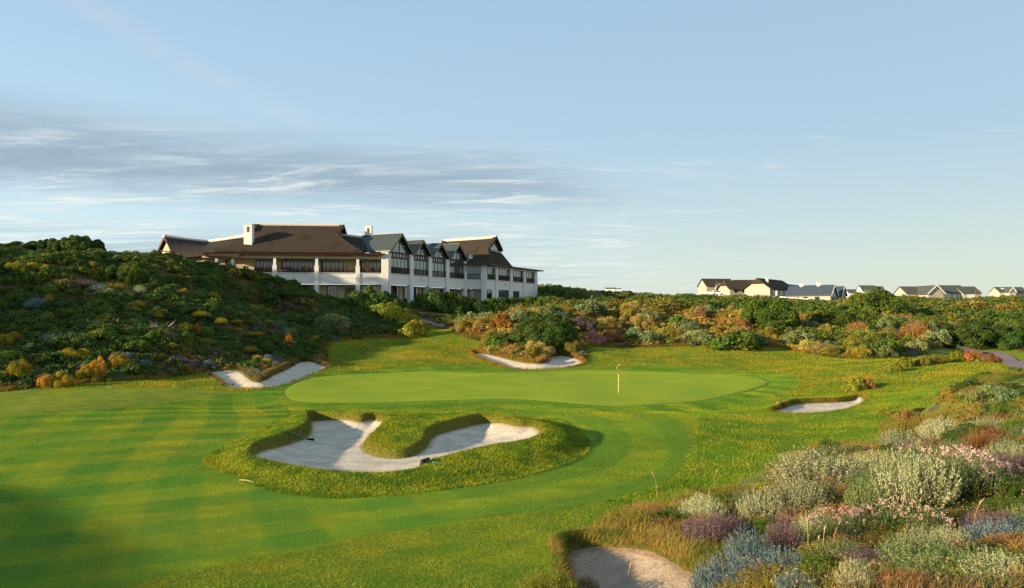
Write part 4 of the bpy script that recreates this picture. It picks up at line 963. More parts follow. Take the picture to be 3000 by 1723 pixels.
def sprigs(r, nst=240, nl=24, leaf=.055, H=1.0, wide=.95, up=.35, curl=.25):
    """bush of radius 1 made of leafy upright shoots"""
    th = r.uniform(0, 2*PI, nst); rr = np.sqrt(r.random(nst))*wide; B = np.stack([np.cos(th)*rr*.35, np.sin(th)*rr*.35, np.zeros(nst)], 1)
    Tt = np.stack([np.cos(th)*rr, np.sin(th)*rr, H*np.sqrt(np.clip(1-(rr*.92)**2, .03, 1))*r.uniform(.72, 1.08, nst)], 1)
    mid = (B+Tt)/2+np.stack([np.cos(th)*rr*curl, np.sin(th)*rr*curl, -np.ones(nst)*.02], 1)
    t = r.uniform(.35, 1.02, (nst, nl)); t = t[..., None]
    P = (1-t)**2*B[:, None]+2*t*(1-t)*mid[:, None]+t*t*Tt[:, None]; D = 2*(1-t)*(mid-B)[:, None]+2*t*(Tt-mid)[:, None]
    P = P.reshape(-1, 3)+r.normal(0, .012, (nst*nl, 3)); D = unit(D.reshape(-1, 3)); n = len(P)
    V = leaves(P, r.normal(0, 1, (n, 3))*.6+np.array([0, 0, .3]), leaf*r.uniform(.7, 1.3, n), leaf*.36, r, .4, D+r.normal(0, .35, (n, 3)))
    st = np.repeat(r.uniform(.7, 1.25, nst), nl); T = tints(n, r, .75, 1.25, .06)*st[:, None]
    # stems
    s0 = B; s1 = mid*.9+Tt*.1; w = unit(np.cross(Tt-B, r.normal(0, 1, (nst, 3))))*.006
    S = np.empty((nst, 4, 3)); S[:, 0] = s0-w; S[:, 1] = s0+w; S[:, 2] = s1+w*.6; S[:, 3] = s1-w*.6
    return np.concatenate([V, S]), np.concatenate([T, np.tile([.5, .38, .35], (nst, 1))])
def blades(P, H, Wd, r, lean=.35, wind=(.25, .1), seg=2):
    """grass blades: curved strips of quads rooted at P"""
    n = len(P); H = np.reshape(H, (-1,))*np.ones(n); th = r.uniform(0, 2*PI, n); ln = r.uniform(.1, 1, n)*lean
    D = np.stack([np.cos(th)*ln+wind[0]*lean, np.sin(th)*ln+wind[1]*lean, np.zeros(n)], 1); a = r.uniform(0, PI, n); w = np.stack([np.cos(a), np.sin(a), np.zeros(n)], 1)*np.reshape(Wd, (-1, 1))*.5
    out = []
    for s_ in range(seg):
        t0, t1 = s_/seg, (s_+1)/seg; q = lambda t: P+(D*(t**1.7)+np.array([0, 0, 1])*(t-.28*t*t*ln[:, None]))*H[:, None]
        V = np.empty((n, 4, 3)); k0, k1 = 1-t0**1.5*.8, 1-t1**1.5*.85; V[:, 0] = q(t0)-w*k0; V[:, 1] = q(t0)+w*k0; V[:, 2] = q(t1)+w*k1; V[:, 3] = q(t1)-w*k1; out.append(V)
    return np.stack(out, 1).reshape(-1, 4, 3), seg
def vmesh(name, V, T): return poly_mesh(name, V.reshape(-1, 3), 4, T)

LM = {}
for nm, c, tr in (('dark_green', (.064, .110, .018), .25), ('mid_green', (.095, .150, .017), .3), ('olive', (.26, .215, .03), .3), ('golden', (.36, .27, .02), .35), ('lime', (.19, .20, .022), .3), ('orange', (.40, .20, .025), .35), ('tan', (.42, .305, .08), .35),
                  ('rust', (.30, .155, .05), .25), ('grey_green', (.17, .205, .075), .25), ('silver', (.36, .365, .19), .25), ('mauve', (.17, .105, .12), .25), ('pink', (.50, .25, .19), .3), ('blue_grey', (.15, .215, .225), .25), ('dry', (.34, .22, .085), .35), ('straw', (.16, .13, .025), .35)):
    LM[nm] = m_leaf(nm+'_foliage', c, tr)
M_BARK = m_plain('grey_bark', (.13, .09, .07), .9, .25, 8); M_DEAD = m_plain('dead_branch_wood', (.34, .27, .30), .85, .15, 8)
PROTO = {}
def proto(kind, style):
    """three meshes of each kind, made once"""
    key = (kind, style)
    if key not in PROTO:
        out = []
        for v in range(3 if style != 'big' else 2):
            r = np.random.default_rng(abs(hash(kind+style)) % 9999 if False else sum(map(ord, kind+style))*13+v)
            if style == 'dome': V, T = dome(r, 3600, 22, .115)
            elif style == 'fine': V, T = dome(r, 5200, 30, .075, lr=(.18, .32), rough=1.3)
            elif style == 'tip': V, T = dome(r, 3800, 26, .10, tip=((2.0, 1.7, .8), .35))
            elif style == 'big': V, T = dome(r, 15000, 60, .055, lr=(.12, .24), flat=.85)
            elif style == 'leafy': V, T = dome(r, 11000, 40, .048, .8, (.17, .32))
            elif style == 'ball':
                V, T = dome(r, 14000, 60, .062, 1.0, (.15, .27), low=-.75, lowc=-.65); V = V.copy(); V[..., 2] = (V[..., 2]+.6)/1.6
            elif style == 'sprig': V, T = sprigs(r, 260, 26)
            elif style == 'soft': V, T = sprigs(r, 420, 18, .05, .75, 1.0, .3, .1)
            elif style == 'tuft':
                n = 420; th = r.uniform(0, 2*PI, n); q = np.sqrt(r.random(n))*.28; P = np.stack([np.cos(th)*q, np.sin(th)*q, np.zeros(n)], 1)
                V, s_ = blades(P, r.uniform(.6, 1.15, n), .022, r, .95, (.2, .05), 3); T = np.repeat(tints(n, r, .6, 1.4, .15), s_, axis=0)
            out.append(vmesh(kind+'_'+style, V, T))
        PROTO[key] = out
        for me in out: me.materials.append(LM[kind])
    return PROTO[key]
NAMES = {'dark_green': 'green_shrub', 'mid_green': 'leafy_shrub', 'olive': 'olive_shrub', 'golden': 'golden_shrub', 'tan': 'tan_shrub', 'lime': 'lime_shrub', 'orange': 'orange_shrub', 'rust': 'brown_shrub', 'grey_green': 'grey_shrub', 'silver': 'silver_shrub',
         'mauve': 'heath_shrub', 'pink': 'pink_shrub', 'blue_grey': 'blue_grey_shrub', 'dry': 'grass_tuft', 'straw': 'grass_tuft'}
COUNT = {}
def plant(kind, style, x, y, rx, h, label, group=None, name=None, z=None, sink=.08):
    ms = proto(kind, style); nm = name or NAMES[kind]
    if style in ('tuft',): nm = name or 'grass_tuft'
    o = bpy.data.objects.new(nm, random.choice(ms)); COL.objects.link(o)
    o.location = (x, y, (float(gz(x, y)) if z is None else z)-sink*h)
    o.scale = (rx, rx*random.uniform(.88, 1.12), h/(.85 if style in ('dome', 'fine', 'tip', 'big') else 1)); o.rotation_euler = (random.uniform(-.08, .08), random.uniform(-.08, .08), random.uniform(0, 6.28))
    tag(o, label, 'grass tuft' if style == 'tuft' else 'shrub', group); COUNT[nm] = COUNT.get(nm, 0)+1; PLANTS.append((x, y, rx)); return o
PLANTS = []
def pplant(kind, style, px, py, wpx, hpx, label, group=None, Y=None):
    """a particular shrub seen in the photo: base pixel, width and height in photo pixels"""
    if Y is None: p = G(px, py)
    else: p = at(px, py, Y); p.z = float(gz(p.x, p.y))
    s_ = p.y/F*((1.2 if wpx > 200 else 1.4) if py > 1380 else 1.1 if px < 1000 and py > 830 else 1)
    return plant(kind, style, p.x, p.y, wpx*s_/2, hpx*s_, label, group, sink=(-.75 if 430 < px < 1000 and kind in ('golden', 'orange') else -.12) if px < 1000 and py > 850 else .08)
def proj(x, y, z): return CX+F*x/y, H0-F*(z-CZ)/y
SPECIAL = [
 # left dune; yellow and orange leaves partly paint in its patches of sunlight
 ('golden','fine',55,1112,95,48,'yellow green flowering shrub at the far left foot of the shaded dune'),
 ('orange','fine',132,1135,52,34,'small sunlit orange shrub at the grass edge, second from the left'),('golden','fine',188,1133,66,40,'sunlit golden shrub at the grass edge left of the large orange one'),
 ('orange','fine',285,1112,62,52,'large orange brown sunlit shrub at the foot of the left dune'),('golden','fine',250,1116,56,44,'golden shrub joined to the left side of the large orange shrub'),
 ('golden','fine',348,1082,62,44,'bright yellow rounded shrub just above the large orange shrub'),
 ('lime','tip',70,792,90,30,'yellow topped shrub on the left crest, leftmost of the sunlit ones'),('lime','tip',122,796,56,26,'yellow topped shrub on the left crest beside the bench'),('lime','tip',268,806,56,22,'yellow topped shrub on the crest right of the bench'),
 ('grey_green','soft',278,778,60,22,'pale grey green shrub on the crest just right of the bench'),
 ('silver','soft',317,868,44,26,'small silver white shrub, first of three in a row on the shaded dune'),('silver','soft',366,868,34,24,'small silver white shrub, middle of three on the shaded dune'),('silver','soft',408,868,42,34,'tallest silver white shrub at the right of three on the shaded dune'),
 ('blue_grey','soft',290,858,60,28,'pale blue shrub above the row of three silver shrubs'),('mauve','soft',240,842,90,34,'violet heath shrub high on the shaded left dune'),
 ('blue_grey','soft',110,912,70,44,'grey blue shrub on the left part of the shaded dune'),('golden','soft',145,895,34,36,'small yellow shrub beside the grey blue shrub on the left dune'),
 ('silver','soft',372,915,30,20,'pale small shrub below the three silver shrubs'),('silver','soft',325,920,36,18,'pale green white shrub left below the three silver shrubs'),
 ('mauve','soft',492,1010,62,40,'violet shrub below the dead bleached branches'),('mid_green','dome',445,1003,52,32,'bright green shrub left of the violet shrub and dead branches'),('mid_green','dome',538,1022,48,40,'bright green shrub right of the violet shrub'),
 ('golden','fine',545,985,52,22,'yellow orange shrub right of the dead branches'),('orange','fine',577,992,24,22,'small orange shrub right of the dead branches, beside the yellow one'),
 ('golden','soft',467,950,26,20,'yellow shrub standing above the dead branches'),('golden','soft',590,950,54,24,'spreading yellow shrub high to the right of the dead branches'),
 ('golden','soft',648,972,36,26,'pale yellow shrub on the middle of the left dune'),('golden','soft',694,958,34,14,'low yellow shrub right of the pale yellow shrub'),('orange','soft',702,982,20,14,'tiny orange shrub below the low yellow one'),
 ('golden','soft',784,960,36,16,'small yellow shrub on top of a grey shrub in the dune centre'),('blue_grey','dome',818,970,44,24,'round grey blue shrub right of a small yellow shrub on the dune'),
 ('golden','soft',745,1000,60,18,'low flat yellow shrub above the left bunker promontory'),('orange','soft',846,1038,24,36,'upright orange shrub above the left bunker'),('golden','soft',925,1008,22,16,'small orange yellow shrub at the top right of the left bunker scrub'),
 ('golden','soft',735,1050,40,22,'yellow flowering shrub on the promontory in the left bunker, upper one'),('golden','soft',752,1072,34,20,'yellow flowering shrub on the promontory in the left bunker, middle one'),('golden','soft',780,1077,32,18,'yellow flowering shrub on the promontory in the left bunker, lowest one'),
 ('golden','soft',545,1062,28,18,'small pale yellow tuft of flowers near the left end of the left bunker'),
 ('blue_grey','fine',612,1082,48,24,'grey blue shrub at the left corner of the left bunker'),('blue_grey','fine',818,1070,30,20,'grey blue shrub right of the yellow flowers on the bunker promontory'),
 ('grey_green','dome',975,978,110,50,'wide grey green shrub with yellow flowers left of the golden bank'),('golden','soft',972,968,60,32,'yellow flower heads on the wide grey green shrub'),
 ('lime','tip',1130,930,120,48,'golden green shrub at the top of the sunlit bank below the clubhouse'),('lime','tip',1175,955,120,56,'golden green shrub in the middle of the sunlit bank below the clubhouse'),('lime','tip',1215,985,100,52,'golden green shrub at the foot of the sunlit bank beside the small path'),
 # middle dune
 ('dark_green','ball',1598,1022,160,112,'tallest rounded dark green bush behind the middle bunker'),('dark_green','ball',1538,1012,100,70,'dark green bush joined to the left side of the tallest one'),('dark_green','ball',1655,1014,95,84,'dark green bush joined to the right side of the tallest one'),
 ('mid_green','dome',1455,1022,80,46,'leafy green shrub left of the tallest bush, above the middle bunker'),('olive','fine',1440,1010,90,60,'olive shrub on the bank left of the tallest bush'),('orange','fine',1470,960,80,60,'orange brown shrub behind the tallest bush at its left'),
 ('olive','fine',1370,965,90,38,'yellow brown shrub beside the small path'),('rust','fine',1500,1040,70,40,'reddish brown shrub at the lower left of the tallest bush'),('olive','fine',1565,1050,80,40,'hanging yellow brown shrub on the promontory of the middle bunker'),
 ('rust','fine',1592,1058,50,26,'brown shrub on the tip of the promontory above the middle bunker'),('olive','fine',1670,1030,80,40,'yellow brown shrub above the right part of the middle bunker'),
 ('pink','fine',1738,1004,84,38,'pale pink shrub right of the tallest bush'),('grey_green','dome',1722,925,118,46,'pale grey green shrub on the skyline of the middle dune'),('mauve','fine',1700,965,110,40,'dusky mauve shrub behind the pink shrub'),
 ('orange','fine',1835,918,50,30,'small orange shrub on the ridge of the middle dune'),('rust','fine',2052,940,56,50,'rounded rust coloured shrub on the ridge'),('rust','fine',2118,968,44,42,'rust shrub on bare stems right below the rounded rust shrub'),('rust','fine',2178,972,66,44,'wide rust shrub in front of the green hummock'),
 ('grey_green','dome',1880,1004,110,48,'grey green shrub at the grass edge of the middle dune'),('mid_green','dome',2150,1016,190,56,'broad leafy green shrub at the grass edge, centre right'),
 ('mid_green','big',2250,950,230,84,'wide green hummock of shrub below the large thatched house'),('mid_green','big',2560,935,280,92,'largest green hummock in front of the dormer house'),('mid_green','big',2440,960,190,58,'green hummock between the two widest ones'),
 ('rust','soft',2510,985,80,70,'brown twiggy shrub below the largest green hummock'),('rust','soft',2680,990,90,80,'brown twiggy shrub leaning at the right of the largest green hummock'),('rust','soft',2600,1000,90,60,'brown twiggy shrub between the other two below the hummock'),
 ('dark_green','big',2840,1000,250,70,'dark green bank of shrub behind the path at the right'),('dark_green','big',2960,1015,170,60,'dark green bank of shrub at the right edge behind the path'),
 ('lime','tip',2502,1143,62,48,'rounded yellow green shrub standing alone above the small right bunker'),('rust','fine',2543,1140,52,38,'rust brown shrub clinging to the lone yellow green one'),
 ('lime','tip',2618,1090,56,32,'yellow green shrub, lowest of the row on the grass ridge'),('lime','tip',2655,1076,56,34,'yellow green shrub, second of the row on the grass ridge'),('olive','fine',2700,1070,60,36,'olive shrub, third of the row on the grass ridge'),
 ('olive','fine',2745,1065,60,30,'olive shrub in the middle of the row on the grass ridge'),('lime','tip',2800,1060,60,36,'yellow shrub near the top of the row on the grass ridge'),('rust','fine',2850,1058,80,36,'rust shrub at the top of the grass ridge row'),('rust','fine',2905,1062,60,30,'last brown shrub of the grass ridge row beside the path'),
 # right foreground
 ('silver','soft',2400,1425,270,138,'large rounded silver gold shrub at the edge of the fairway'),('silver','sprig',2680,1490,215,175,'tall upright silver shrub standing in the right foreground'),
 ('mauve','soft',2690,1330,150,62,'mauve heath shrub behind the tall silver shrub'),('rust','tuft',2870,1345,150,110,'large dark brown grass clump at the right'),
 ('mauve','soft',2125,1580,130,90,'mauve brown shrub in the middle of the foreground scrub'),('silver','sprig',2060,1530,100,70,'pale green silver shrub at the left end of the foreground scrub'),
 ('silver','sprig',2230,1520,120,70,'silver tipped shrub behind the mauve one'),('silver','sprig',2330,1500,140,80,'silver tipped shrub in the middle of the foreground row'),('silver','soft',2390,1580,120,90,'silver topped green shrub beside the violet stems'),
 ('mauve','sprig',2300,1630,90,110,'violet dry stemmed shrub in the foreground'),('blue_grey','sprig',2190,1660,110,90,'grey blue shrub left of the violet stems'),('blue_grey','sprig',2290,1700,130,80,'blue shrub near the lower edge'),
 ('blue_grey','sprig',2150,1735,190,90,'blue violet shrub at the lower edge right of the near bunker'),('blue_grey','sprig',2330,1745,100,60,'small grey blue shrub touching the bottom edge'),
 ('mauve','sprig',2235,1740,110,70,'violet shrub at the lower edge between blue shrubs'),('blue_grey','sprig',2080,1745,110,60,'dark blue green shrub touching the near bunker at the bottom'),('mid_green','soft',2420,1700,120,70,'grassy green shrub at the bottom centre of the foreground'),('rust','soft',2650,1720,140,60,'red brown grassy shrub low in the right foreground'),('mauve','sprig',2060,1600,110,80,'mauve stemmed shrub above the near bunker'),
 ('silver','sprig',2700,1650,110,90,'pale silver green shrub low in the right foreground'),('silver','sprig',2500,1730,90,80,'pale shrub at the bottom edge of the foreground'),
 ('grey_green','sprig',2540,1500,100,80,'grey green shrub left of the tall silver shrub'),('silver','soft',2560,1400,120,90,'pale shrub left behind the tall silver shrub'),
 ('silver','soft',2880,1390,130,70,'pale pinkish shrub at the right behind the flowers'),('silver','soft',2975,1370,70,90,'pale pinkish shrub at the right edge'),('grey_green','leafy',2900,1200,200,100,'large dark grey green shrub at the right edge'),
 ('mid_green','leafy',2960,1250,110,90,'green shrub below the large dark shrub at the right edge'),('olive','fine',2790,1200,120,70,'olive shrub on the bank left of the large dark shrub'),('rust','fine',2650,1255,90,62,'rust brown shrub at the grass edge on the right'),
 ('lime','fine',2600,1215,80,26,'low yellow green shrub at the grass edge above the rust one'),('olive','soft',2720,1260,110,80,'yellow green shrub right of the rust brown shrub'),
 ('mid_green','leafy',2130,1480,90,36,'low leafy green shrub at the fairway edge'),('mid_green','leafy',2050,1505,80,34,'low leafy green shrub nearest the fairway'),('dark_green','leafy',2180,1640,90,60,'dark green leafy shrub in the shade below the mauve one'),
 ('lime','sprig',1600,1745,150,60,'yellow green shrub at the bottom edge left of the near bunker'),('olive','sprig',1720,1735,60,40,'small dark tipped shrub at the bottom edge below the near bunker'),
]
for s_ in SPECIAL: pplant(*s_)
# shrubs in front of the clubhouse: their tops follow the outline seen against its walls
def tplant(kind, style, px, pyt, wpx, Y, label, group=None):
    p = at(px, pyt, Y); z = float(gz(p.x, p.y)); h = max(.9, p.z-z); return plant(kind, style, p.x, p.y, wpx*Y/F/2, h*1.0, label, group)
_w = 'shrub in the thick bank hiding the base of the clubhouse'
for i, (px, pyt, w_, Y) in enumerate(((405,742,80,117),(440,738,80,117),(480,742,80,117),(520,744,80,118),(560,750,80,118),(600,762,80,119),(640,770,80,119.5),(678,779,70,120),(705,790,80,120.5),(735,802,80,121),(762,820,80,121),(795,834,80,121),(835,842,90,119),(870,850,70,120),(905,874,60,121),(945,874,60,121),
    (985,872,60,121),(1020,860,70,121),(1050,845,80,121),(1093,838,100,121.5),(1125,846,80,122),(1155,862,70,122.5),(1180,884,60,123),(1238,856,70,132),(1270,846,80,132),(1300,842,80,133),(1335,855,90,134),(1375,864,90,135),(1416,867,100,136),(1460,868,100,137),(1505,869,100,138),(1550,869,100,139),(1590,866,80,141))):
    k = 'mid_green' if i % 3 == 1 else 'dark_green'; tplant(k, 'dome', px, pyt, w_*1.05, Y, ('fresh' if k == 'mid_green' else 'dark')+' green '+_w, ('fresh' if k == 'mid_green' else 'dark')+' green shrubs below the clubhouse')
for px, pyt, w_, k in ((150,756,50,'lime'),(178,763,46,'dark_green'),(205,764,46,'lime'),(232,760,50,'dark_green'),(262,757,60,'olive'),(300,762,70,'dark_green'),(345,764,70,'dark_green'),(385,752,60,'mid_green')):
    tplant(k, 'fine', px, pyt+4, w_*1.3, 91.0, '%s crest shrub in the row in front of the slatted bench' % {'lime': 'yellow green', 'dark_green': 'dark green', 'olive': 'olive brown', 'mid_green': 'fresh green'}[k], '%s crest shrubs by the bench' % k.replace('_', ' '))
_b = 'shrub on the sloping bank at the right edge'
for px, pyt, w_, Y, k in ((2985,1105,120,50,'mid_green'),(2930,1118,110,47,'dark_green'),(2870,1128,110,44,'olive'),(2810,1146,100,42,'olive'),(2760,1168,90,39,'grey_green'),(2900,1180,120,38,'dark_green'),(2980,1190,130,37,'mid_green'),(2830,1205,100,35,'olive'),(2760,1225,90,34,'mid_green'),(2950,1250,130,31,'rust')):
    tplant(k, 'leafy' if k != 'rust' else 'soft', px, pyt-9, w_*1.3, Y, {'lime': 'yellow green', 'dark_green': 'dark green', 'olive': 'olive brown', 'mid_green': 'fresh green', 'grey_green': 'grey green', 'rust': 'rusty brown'}[k]+' '+_b, k.replace('_', ' ')+' shrubs on the bank at the right edge')
# trees on the left skyline
def tree(loc, R, H, seed, label, mat, group=None, name='bushy_tree', leaf=.28, n=9000, lobes=34):
    r = np.random.default_rng(seed); e = empty(name, loc); tag(e, label, 'tree', group)
    V, T = dome(r, n, lobes, leaf/R*.9, .8, (.14, .30), low=-.62); V = V.copy(); V[..., :2] *= R; V[..., 2] = V[..., 2]*H*.66+H*.42
    link('crown', vmesh('crown', V, T), mat, e); m = MB()
    m.tube([(0, 0, -.4), (.1, .05, H*.2), (.05, -.1, H*.5)], [.22, .17, .1], 8)
    for k in range(7):
        a = k*.9+r.random(); m.tube([(0, 0, H*(.12+.03*k)), (math.cos(a)*R*.35, math.sin(a)*R*.35, H*.5), (math.cos(a)*R*.7, math.sin(a)*R*.7, H*(.62+.05*(k % 3)))], [.1, .06, .02], 6)
    m.build('trunk', M_BARK, e); return e
for i, (px, pyb, ptop, wpx, Y, lb) in enumerate([
    (232, 775, 682, 95, 104, 'tallest dark tree on the left skyline behind the bench'), (278, 778, 700, 66, 105, 'dark tree right of the tallest one on the left skyline'), (180, 775, 694, 90, 106, 'loose crowned tree left of the tallest one on the skyline'),
    (135, 775, 702, 60, 108, 'small tree between the dense rounded tree and the loose crowned one'), (80, 775, 706, 130, 110, 'dense rounded dark tree at the left of the skyline'), (10, 775, 714, 110, 108, 'dark tree cut by the left edge of the picture')]):
    p = at(px, pyb, Y); z0 = float(gz(p.x, p.y)); H = zat(ptop, Y)-z0+.1
    tree((p.x, p.y, z0), wpx*Y/F/2*1.05, H, 50+i, lb, LM['dark_green'], 'trees on the left skyline', n=20000, leaf=.26)
# unseen trees added to the left, crown tops set to shade the clubhouse wall
for i, (x, y, up_, zt, R_, lb) in enumerate([(-76, 101, 2.6, 0, 4.6, 'first tall'), (-78, 105, 1.7, 0, 4.6, 'second tall'), (-80, 109, .5, 0, 4.4, 'third tall'), (-83, 113.5, -.8, 0, 4.2, 'fourth tall')]):
    z0 = float(gz(x, y)); d_ = math.hypot(x+33, y-129); top_ = 12.2+up_+math.tan(SUN_EL)*d_ if not zt else z0+zt
    tree((x, y, z0), R_, top_-z0, 90+i, lb+' unseen tree added left of the view to shade the clubhouse', LM['dark_green'], None, n=7000 if zt == 0 else 3500, leaf=.34)
# dead branches
dp = G(478, 985); e = empty('dead_branches', tuple(dp)); tag(e, 'bleached violet grey dead branches lying tangled on the left dune', 'dead branches'); r = np.random.default_rng(3)
for k in range(9):
    a = r.uniform(-.6, 3.7); L_ = r.uniform(.8, 1.7); m = MB(); b0 = (r.uniform(-.4, .4), r.uniform(-.3, .3), .5); p1 = (b0[0]+math.cos(a)*L_*.5, b0[1]-.2, .7+r.random()*.4); p2 = (b0[0]+math.cos(a+.4)*L_, b0[1]-.3, .7+r.random()*.6)
    m.tube([b0, p1, p2], [.035, .025, .01], 5); m.tube([p1, (p1[0]+math.cos(a-.8)*.7, p1[1]-.2, p1[2]+.5)], [.02, .008], 5); m.build('branch', M_DEAD, e)

# random shrubs filling the dunes
def scatter(n, xr, yr, cond, pick, rmin, rmax, over=.62, tries=40):
    c = 0; t_ = 0; loc = []
    while c < n and t_ < n*tries:
        t_ += 1; x = random.uniform(*xr); y = random.uniform(*yr)
        if abs(x/y) > .82: continue
        px, py = proj(x, y, float(gz(x, y)))
        if not cond(x, y, px, py): continue
        rr = random.uniform(rmin, rmax)*(1 if y > 40 else .5+y/80)
        if any((x-a)**2+(y-b)**2 < ((rr+q)*over)**2 for a, b, q in PLANTS): continue
        got = pick(x, y, px, py)
        if got is None: continue
        kind, style, hr, label, group = got; plant(kind, style, x, y, rr, rr*hr, label, group); c += 1
    return c
def ch(*a): return random.choices([x[0] for x in a], [x[1] for x in a])[0]
LBL = lambda k, where: ('%s shrub among others like it %s' % (k, where), '%s shrubs %s' % (k, where))
KW = {'tan': 'golden tan', 'lime': 'lime green', 'dark_green': 'dark green', 'mid_green': 'fresh green', 'olive': 'olive brown', 'golden': 'golden', 'orange': 'orange', 'rust': 'rusty brown', 'grey_green': 'grey green', 'silver': 'silvery', 'mauve': 'mauve', 'pink': 'pinkish', 'blue_grey': 'blue grey'}
def in_d1(x, y, m): return gint(sd_d1, x, y) > m
def left_pick(x, y, px, py):
    low = py > 930+.05*px and px < 950
    k = ch(('dark_green', 5), ('mid_green', 2), ('olive', 1.6), ('mauve', .8), ('blue_grey', .8), ('rust', .5), ('grey_green', 1.3), ('silver', .5), ('golden', .5)) if low else ch(('dark_green', 7), ('mid_green', 2.6), ('olive', 1.6), ('grey_green', .25))
    st = 'dome' if k in ('dark_green', 'mid_green') else ch(('fine', 2), ('soft', 1))
    w = 'low on the shaded left dune' if low else 'high on the shaded left dune'
    if px > 620 and not low: w = 'between the left dune and the clubhouse'
    l, g = LBL(KW[k], w); return k, st, random.uniform(.6, .95), l, g
def mid_pick(x, y, px, py):
    q_ = float(vnoise(np.array([x]), np.array([y]), 6.5, 63)[0]); wt = (1.8, .5, .9) if q_ < .4 else (.6, 2.2, .7) if q_ < .68 else (1, .8, 2.4)
    if px > 2350: k = ch(('mid_green', 3), ('dark_green', 2), ('olive', 3), ('grey_green', 2.2), ('rust', 1.2)) if py < 960 else ch(('lime', 3.5), ('grey_green', 2.5), ('olive', 3), ('tan', 1.2), ('mid_green', .8)); w = 'on the dune at the right'
    else: k = ch(('olive', 4*wt[0]), ('tan', 4*wt[1]), ('rust', 1.0*wt[1]), ('grey_green', 1.5*wt[2]), ('mid_green', .9*wt[2]), ('orange', .25*wt[1]), ('mauve', .1)); w = 'on the golden middle dune'
    if py < (893 if px < 2150 else 925): k = ch(('dark_green', 3), ('mid_green', 3), ('olive', 1)); w = 'on the skyline behind the middle dune'
    l, g = LBL(KW[k], w); return k, ('dome' if k in ('dark_green', 'mid_green', 'grey_green') else 'fine'), random.uniform(.6, .95), l, g
# keep sight lines to the sand, the bench and the building free
def vis(x, y, px, py):
    if sdist([x], [y], BP['left'][:, :2])[0] > -.4 or sdist([x], [y], BP['back'][:, :2])[0] > -.5: return False
    if -50 < x < 8 and 124.5 < y < 180: return False
    if 120 < px < 275 and py < 850 and y < 93: return False
    if 1215 < px < 1335 and 925 < py < 968: return False
    if px > 2740 and 1008 < py < 1110 : return False
    return True
n1_ = scatter(290, (-60, -6), (56, 124), lambda x, y, px, py: -90 < px < 1330 and in_d1(x, y, .5) and vis(x, y, px, py), left_pick, .8, 1.8, .56)
n2_ = scatter(230, (-10, 62), (88, 135), lambda x, y, px, py: 1300 < px < 3100 and in_d1(x, y, .4) and vis(x, y, px, py), mid_pick, .9, 2.4, .56)
def edge_pick(x, y, px, py):
    k = ch(('olive', 3), ('mauve', 1), ('blue_grey', 1), ('rust', 1.5), ('dark_green', 2)); l, g = LBL('low '+KW[k], 'along the foot of the dunes'); return k, 'fine', random.uniform(.6, .9), l, g
n3_ = scatter(120, (-45, 50), (56, 100), lambda x, y, px, py: 0 < gint(sd_d1, x, y) < 1.6 and vis(x, y, px, py), edge_pick, .4, .8, .55)
def in_d2(x, y, m): return gint(sd_d2, x, y) > m
def fg_pick(x, y, px, py):
    q_ = float(vnoise(np.array([x]), np.array([y]), 3.2, 61)[0])
    k = ch(('silver', 2.4), ('grey_green', 2.4), ('mid_green', 1), ('mauve', 1)) if q_ < .36 else ch(('mid_green', 2), ('olive', 2), ('dark_green', 1.5), ('rust', 1), ('grey_green', 1)) if q_ < .62 else ch(('silver', 1.6), ('grey_green', 1.6), ('mauve', 1.6), ('mid_green', 2.2), ('dark_green', 1.4), ('olive', 2), ('rust', 1.6), ('blue_grey', .8 if py > 1550 else .1)); st = ch(('sprig', 2), ('soft', 1.2)) if k not in ('mid_green', 'dark_green', 'rust', 'olive') else 'soft' if k in ('rust', 'olive') else ch(('soft', 1), ('leafy', 1))
    if y > 30: k = ch(('olive', 3), ('mid_green', 2.5), ('dark_green', 2.5), ('lime', 1.5), ('rust', 1.2), ('grey_green', .8)); st = 'soft' if k in ('rust', 'olive', 'lime') else 'leafy'
    w = 'in the right foreground' if y < 32 else 'on the bank at the right edge'
    l, g = LBL(KW[k], w); return k, st, random.uniform(.75, 1.1), l, g
n4_ = scatter(360, (1, 38), (8.5, 60), lambda x, y, px, py: in_d2(x, y, .35) and 1700 < px < 3400 and py < 1800 and not (px < 2100 and py > 1590), fg_pick, .6, 1.15, .42)
def tuft_pick(x, y, px, py):
    k = ch(('dry', 3), ('straw', 3)); w = 'in the right foreground scrub' if y < 60 else 'on the golden middle dune'
    return k, 'tuft', random.uniform(.9, 1.5), ('dry golden' if k == 'dry' else 'yellow green')+' grass tuft among others like it '+w, ('dry golden' if k == 'dry' else 'yellow green')+' grass tufts '+w
n5_ = scatter(170, (1, 34), (8, 60), lambda x, y, px, py: in_d2(x, y, .0) and 1700 < px < 3150 and py < 1850 and not (px < 2080 and py > 1590), tuft_pick, .28, .5, .34)
n6_ = scatter(90, (-10, 40), (80, 112), lambda x, y, px, py: in_d1(x, y, .0) and px > 1330 and vis(x, y, px, py), tuft_pick, .6, 1.0, .4)
print('shrubs', n1_, n2_, n3_, n4_, n5_, n6_, COUNT)

